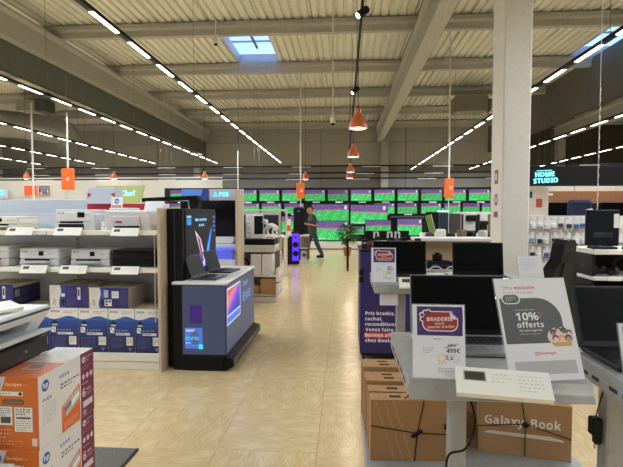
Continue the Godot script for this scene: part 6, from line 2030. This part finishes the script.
# ---------------------------------------------------------------- far left wall with signs
func make_back_signs() -> void:
	var w := thing("white_partition", "cream white partition far behind the printers", "partition", Vector3(-15.4, 0, -25.2))
	for k in 4:
		bx(w, "panel", mat(rgb(196, 193, 183), 0.6), Vector3(-6.6 + k * 4.4, 1.75, 0), Vector3(4.38, 3.5, 0.14), 0.01)
	var g := thing("green_sign", "slanted olive green wall sign with glowing blue-white lettering", "sign", Vector3(-12.2, 2.1, -25.1))
	part(g, "board", prism(PackedVector2Array([Vector2(-1.2, 0), Vector2(1.0, 0), Vector2(1.35, 0.95), Vector2(-1.45, 0.95)]), 0.06), mat(rgb(158, 172, 110), 0.55))
	letters(g, "lit_lettering_sign", "newChef", 0.26, glow(rgb(120, 215, 245), 1.3), Vector3(-0.72, 0.4, 0.04), Vector3.ZERO, 0.03)
	var p := thing("wall_poster", "orange and photo wall poster far behind the printers", "poster", Vector3(-17.0, 2.5, -25.08))
	bx(p, "frame", mat(rgb(220, 214, 204), 0.5), Vector3(0, 0.3, 0), Vector3(1.56, 0.62, 0.05), 0.006)
	bx(p, "orange_field", mat(rgb(226, 96, 48), 0.5), Vector3(-0.35, 0.3, 0.028), Vector3(0.8, 0.56, 0.006), 0.002)
	var im := canvas(80, 60, rgb(120, 116, 124))
	for k in 7:
		disc_px(im, 8 + k * 11, 30 + (k * 17) % 20, 7, 10, [rgb(60, 56, 70), rgb(200, 180, 160), rgb(150, 90, 80), rgb(90, 110, 140)][k % 4])
	sheet(p, "photo", 0.66, 0.56, 0.006, printed(im), mat(rgb(120, 116, 124), 0.5), Vector3(0.42, 0.3, 0.028))
	var b := thing("cyan_display", "small glowing cyan display at the far left wall", "display", Vector3(-18.95, 2.4, -24.9))
	bx(b, "case", mat(rgb(190, 200, 204), 0.5), Vector3(0, 0.2, 0), Vector3(0.62, 0.5, 0.2), 0.02)
	bx(b, "glowing_screen", glow(rgb(110, 210, 225), 0.8), Vector3(0.02, 0.26, 0.103), Vector3(0.42, 0.26, 0.01), 0.003)
	bx(b, "post", mat(rgb(190, 190, 188), 0.5), Vector3(0, -1.2, 0), Vector3(0.1, 2.4, 0.1), 0.006)
	var c := thing("fridge", "white upright appliance beyond the red banner, before the far white partition", "fridge", Vector3(-9.2, 0, -24.2))
	bx(c, "body", mat(rgb(222, 220, 214), 0.45), Vector3(0, 1.1, 0), Vector3(1.6, 2.2, 0.7), 0.03)
	bx(c, "door", mat(rgb(228, 226, 220), 0.4), Vector3(0, 1.1, 0.36), Vector3(1.56, 2.1, 0.04), 0.02)
	bx(c, "handle", mat(rgb(150, 150, 150), 0.3, 0.7), Vector3(-0.6, 1.2, 0.4), Vector3(0.04, 0.8, 0.04), 0.01)


# ---------------------------------------------------------------- the man
# mesh of a smooth union of tapered capsules [a, b, ra, rb] by surface nets
func flesh(bones: Array, cell: float, k := 0.02) -> ArrayMesh:
	var lo := Vector3.INF
	var hi := -Vector3.INF
	for b in bones:
		var r := maxf(b[2], b[3])
		for q in 2:
			lo = lo.min(b[q] - Vector3.ONE * (r + cell * 3))
			hi = hi.max(b[q] + Vector3.ONE * (r + cell * 3))
	var nx := int((hi.x - lo.x) / cell) + 2
	var ny := int((hi.y - lo.y) / cell) + 2
	var nz := int((hi.z - lo.z) / cell) + 2
	var f := PackedFloat32Array()
	f.resize(nx * ny * nz)
	f.fill(1.0)
	for b in bones:
		var a: Vector3 = b[0]
		var d: Vector3 = b[1] - a
		var ll := maxf(d.length_squared(), 1e-9)
		var m := maxf(b[2], b[3]) + k * 2 + cell * 2
		var l := (a.min(b[1]) - Vector3.ONE * m - lo) / cell
		var u := (a.max(b[1]) + Vector3.ONE * m - lo) / cell
		for z in range(maxi(0, int(l.z)), mini(nz, int(u.z) + 2)):
			for y in range(maxi(0, int(l.y)), mini(ny, int(u.y) + 2)):
				for x in range(maxi(0, int(l.x)), mini(nx, int(u.x) + 2)):
					var p := lo + Vector3(x, y, z) * cell
					var t := clampf((p - a).dot(d) / ll, 0, 1)
					var dist: float = (p - a - d * t).length() - lerpf(b[2], b[3], t)
					var i := x + nx * (y + ny * z)
					var h := clampf(0.5 + 0.5 * (f[i] - dist) / k, 0, 1)
					f[i] = lerpf(f[i], dist, h) - k * h * (1 - h)
	var at := {}
	var verts := PackedVector3Array()
	var step := [1, nx, nx * ny]
	for z in nz - 1:
		for y in ny - 1:
			for x in nx - 1:
				var i := x + nx * (y + ny * z)
				var inside := 0
				for c in 8:
					if f[i + (c & 1) + (c >> 1 & 1) * nx + (c >> 2 & 1) * nx * ny] < 0:
						inside += 1
				if inside == 0 or inside == 8:
					continue
				var sum := Vector3.ZERO
				var n := 0
				for c in 8:
					for ax in 3:
						if c >> ax & 1:
							continue
						var c2 := c | (1 << ax)
						var f0 := f[i + (c & 1) + (c >> 1 & 1) * nx + (c >> 2 & 1) * nx * ny]
						var f1 := f[i + (c2 & 1) + (c2 >> 1 & 1) * nx + (c2 >> 2 & 1) * nx * ny]
						if (f0 < 0) != (f1 < 0):
							var q := Vector3(c & 1, c >> 1 & 1, c >> 2 & 1)
							q[ax] += f0 / (f0 - f1)
							sum += q
							n += 1
				at[i] = verts.size()
				verts.append(lo + (Vector3(x, y, z) + sum / n) * cell)
	var idx := PackedInt32Array()
	for i in at:
		var x: int = i % nx
		var y: int = (i / nx) % ny
		var z: int = i / (nx * ny)
		for ax in 3:
			var u := (ax + 1) % 3
			var w := (ax + 2) % 3
			var pos := [x, y, z]
			if pos[u] == 0 or pos[w] == 0:
				continue
			var a0 := f[i]
			var a1 := f[i + step[ax]]
			if (a0 < 0) == (a1 < 0):
				continue
			var q := [i, i - step[u], i - step[u] - step[w], i - step[w]]
			if not (at.has(q[1]) and at.has(q[2]) and at.has(q[3])):
				continue
			if a0 < 0:
				idx.append_array([at[q[0]], at[q[2]], at[q[1]], at[q[0]], at[q[3]], at[q[2]]])
			else:
				idx.append_array([at[q[0]], at[q[1]], at[q[2]], at[q[0]], at[q[2]], at[q[3]]])
	var nrm := PackedVector3Array()
	nrm.resize(verts.size())
	for t in range(0, idx.size(), 3):
		var n := (verts[idx[t + 2]] - verts[idx[t]]).cross(verts[idx[t + 1]] - verts[idx[t]])
		for q in 3:
			nrm[idx[t + q]] += n
	for q in nrm.size():
		nrm[q] = nrm[q].normalized()
	var arr := []
	arr.resize(Mesh.ARRAY_MAX)
	arr[Mesh.ARRAY_VERTEX] = verts
	arr[Mesh.ARRAY_NORMAL] = nrm
	arr[Mesh.ARRAY_INDEX] = idx
	var out := ArrayMesh.new()
	out.add_surface_from_arrays(Mesh.PRIMITIVE_TRIANGLES, arr)
	return out


func make_person() -> void:
	# he faces -x, head bent over what he holds; base between his feet
	var t := thing("person", "man in dark grey polo shirt and dark jeans walking in profile, looking at a phone", "person", Vector3(-1.08, 0, -16.2), 20)
	var skin := mat(rgb(176, 122, 94), 0.6)
	var V := func(x: float, y: float, z: float) -> Vector3: return Vector3(x, y, z)
	var body := []
	var add := func(a: Vector3, b: Vector3, ra: float, rb: float) -> void: body.append([a, b, ra, rb])
	add.call(V.call(0, 0.95, -0.07), V.call(0, 0.95, 0.07), 0.115, 0.115)
	add.call(V.call(0, 0.98, -0.04), V.call(-0.01, 1.18, -0.04), 0.115, 0.12)
	add.call(V.call(0, 0.98, 0.04), V.call(-0.01, 1.18, 0.04), 0.115, 0.12)
	add.call(V.call(-0.01, 1.3, -0.1), V.call(-0.01, 1.3, 0.1), 0.125, 0.125)
	add.call(V.call(-0.01, 1.18, 0), V.call(-0.02, 1.38, 0), 0.13, 0.11)
	add.call(V.call(-0.01, 1.42, -0.17), V.call(-0.02, 1.43, 0.17), 0.065, 0.065)
	add.call(V.call(-0.03, 1.42, 0), V.call(-0.075, 1.55, 0), 0.062, 0.056)
	# rear leg, then front leg
	for q in [[0.09, [0.0, 0.13, 0.31], [0.92, 0.5, 0.1], [0.16, 0.045]], [-0.09, [0.0, -0.13, -0.16], [0.92, 0.5, 0.09], [-0.34, 0.035]]]:
		var z: float = q[0]
		add.call(V.call(q[1][0], q[2][0], z), V.call(q[1][1], q[2][1], z), 0.092, 0.062)
		add.call(V.call(q[1][1], q[2][1], z), V.call(lerpf(q[1][1], q[1][2], 0.35) + 0.01, lerpf(q[2][1], q[2][2], 0.35), z), 0.06, 0.062)
		add.call(V.call(lerpf(q[1][1], q[1][2], 0.35) + 0.01, lerpf(q[2][1], q[2][2], 0.35), z), V.call(q[1][2], q[2][2], z), 0.062, 0.042)
		add.call(V.call(q[1][2] + 0.02, q[2][2] - 0.035, z), V.call(q[3][0], q[3][1], z), 0.042, 0.034)
	var hands := []
	for s in [-1.0, 1.0]:
		var sh: Vector3 = V.call(-0.01, 1.41, s * 0.2)
		var el: Vector3 = V.call(0.02, 1.13, s * 0.24)
		var wr: Vector3 = V.call(-0.22, 1.17, s * 0.11)
		add.call(sh, el, 0.055, 0.043)
		add.call(el, wr, 0.044, 0.029)
		hands.append([wr, s])
	var st := SurfaceTool.new()
	st.begin(Mesh.PRIMITIVE_TRIANGLES)
	st.append_from(flesh(body, 0.016, 0.03), 0, Transform3D())
	# head with face, bent forward
	var hd := []
	hd.append([Vector3(0, 0.02, 0), Vector3(0.0, 0.05, 0), 0.086, 0.088])
	hd.append([Vector3(0.03, 0.03, 0), Vector3(0.035, 0.05, 0), 0.082, 0.082])
	hd.append([Vector3(-0.03, -0.05, 0), Vector3(-0.06, -0.075, 0), 0.056, 0.034])
	hd.append([Vector3(-0.086, 0.03, 0), Vector3(-0.108, -0.012, 0), 0.01, 0.016])
	hd.append([Vector3(-0.084, -0.045, -0.018), Vector3(-0.084, -0.045, 0.018), 0.011, 0.011])
	hd.append([Vector3(-0.08, -0.06, -0.014), Vector3(-0.08, -0.06, 0.014), 0.01, 0.01])
	hd.append([Vector3(-0.082, 0.042, -0.034), Vector3(-0.082, 0.042, 0.034), 0.013, 0.013])
	for s in [-1, 1]:
		hd.append([Vector3(0.0, 0.03, s * 0.08), Vector3(0.012, -0.015, s * 0.084), 0.014, 0.01])
	hd.append([Vector3(0.0, -0.05, 0), Vector3(0.02, -0.14, 0), 0.056, 0.056])
	var head := Transform3D(Basis(Vector3(0, 0, 1), deg_to_rad(20)), Vector3(-0.1, 1.64, 0))
	st.append_from(flesh(hd, 0.006, 0.014), 0, head)
	for h in hands:
		var hb := []
		var wr: Vector3 = h[0]
		var s: float = h[1]
		var palm := wr + Vector3(-0.085, 0.02, -s * 0.045)
		hb.append([wr, palm, 0.027, 0.03])
		hb.append([wr + Vector3(-0.03, 0.012, 0), palm + Vector3(0, -0.02, 0), 0.024, 0.02])
		for k in 4:
			var root := palm + Vector3(-0.005 - 0.004 * k, 0.026 - k * 0.018, s * 0.004)
			var l: float = [0.034, 0.038, 0.036, 0.028][k]
			var mid := root + Vector3(-l, 0.002, -s * 0.018)
			var tip := mid + Vector3(-0.008, 0.0, -s * l * 0.8)
			hb.append([root, mid, 0.0095, 0.009])
			hb.append([mid, tip, 0.009, 0.0078])
		var tr := wr + Vector3(-0.03, 0.035, -s * 0.02)
		hb.append([tr, tr + Vector3(-0.04, 0.025, -s * 0.014), 0.0125, 0.0105])
		hb.append([tr + Vector3(-0.04, 0.025, -s * 0.014), tr + Vector3(-0.07, 0.022, -s * 0.022), 0.0105, 0.009])
		st.append_from(flesh(hb, 0.005, 0.006), 0, Transform3D())
	part(t, "body", st.commit(), skin)

	var cloth := mat(rgb(52, 53, 58), 0.85)
	var shirt := []
	shirt.append([Vector3(0, 0.95, -0.06), Vector3(0, 0.95, 0.06), 0.132, 0.132])
	shirt.append([Vector3(0, 0.98, -0.04), Vector3(-0.01, 1.18, -0.04), 0.133, 0.138])
	shirt.append([Vector3(0, 0.98, 0.04), Vector3(-0.01, 1.18, 0.04), 0.133, 0.138])
	shirt.append([Vector3(-0.01, 1.3, -0.1), Vector3(-0.01, 1.3, 0.1), 0.14, 0.14])
	shirt.append([Vector3(-0.01, 1.18, 0), Vector3(-0.02, 1.38, 0), 0.145, 0.118])
	shirt.append([Vector3(-0.01, 1.42, -0.17), Vector3(-0.02, 1.43, 0.17), 0.077, 0.077])
	shirt.append([Vector3(-0.03, 1.42, 0), Vector3(-0.05, 1.49, 0), 0.074, 0.066])
	for s in [-1.0, 1.0]:
		shirt.append([Vector3(-0.01, 1.41, s * 0.2), Vector3(0.015, 1.2, s * 0.235), 0.07, 0.064])
	part(t, "polo_shirt", flesh(shirt, 0.016, 0.03), cloth)
	var jeans := []
	jeans.append([Vector3(0, 0.93, -0.07), Vector3(0, 0.93, 0.07), 0.124, 0.124])
	for q in [[0.09, [0.0, 0.13, 0.31], [0.9, 0.5, 0.12]], [-0.09, [0.0, -0.13, -0.16], [0.9, 0.5, 0.11]]]:
		jeans.append([Vector3(q[1][0], q[2][0], q[0]), Vector3(q[1][1], q[2][1], q[0]), 0.106, 0.076])
		jeans.append([Vector3(q[1][1], q[2][1], q[0]), Vector3(q[1][2], q[2][2], q[0]), 0.077, 0.064])
	part(t, "jeans", flesh(jeans, 0.016, 0.025), mat(rgb(44, 52, 68), 0.85))
	for q in [[0.09, 0.33, 0.15, 0.06], [-0.09, -0.14, -0.35, 0.045]]:
		part(t, "shoe", flesh([[Vector3(q[1], 0.06, q[0]), Vector3(q[2], q[3], q[0]), 0.052, 0.042], [Vector3(q[1], 0.04, q[0]), Vector3(q[2], 0.036, q[0]), 0.036, 0.036]], 0.01, 0.02), mat(rgb(24, 24, 26), 0.6))
	var hair := flesh([[Vector3(0.005, 0.085, 0), Vector3(0.05, 0.06, 0), 0.072, 0.078], [Vector3(-0.04, 0.1, 0), Vector3(0.0, 0.105, 0), 0.046, 0.056], [Vector3(0.06, 0.03, 0), Vector3(0.058, -0.02, 0), 0.066, 0.056]], 0.007, 0.02)
	var ho := part(t, "hair", hair, mat(rgb(28, 22, 20), 0.8))
	ho.transform = head
	for s in [-1, 1]:
		var eye := part(t, "eye", lathe([Vector2(0.001, 0.008), Vector2(0.007, 0.005), Vector2(0.007, -0.005), Vector2(0.001, -0.008)], 10), mat(rgb(30, 26, 24), 0.3))
		eye.position = head * Vector3(-0.086, 0.018, s * 0.032)
	var ph := thing("smartphone", "dark phone held in the hands of the man in grey", "phone", Vector3(-1.418, 1.19, -16.077), 20)
	bx(ph, "body", mat(rgb(18, 18, 20), 0.3), Vector3(0, 0.03, 0), Vector3(0.014, 0.14, 0.07), 0.004, Vector3(0, 0, 30))
	bx(ph, "screen", mat(rgb(40, 44, 52), 0.15), Vector3(0.008, 0.034, 0), Vector3(0.002, 0.13, 0.062), 0.0006, Vector3(0, 0, 30))
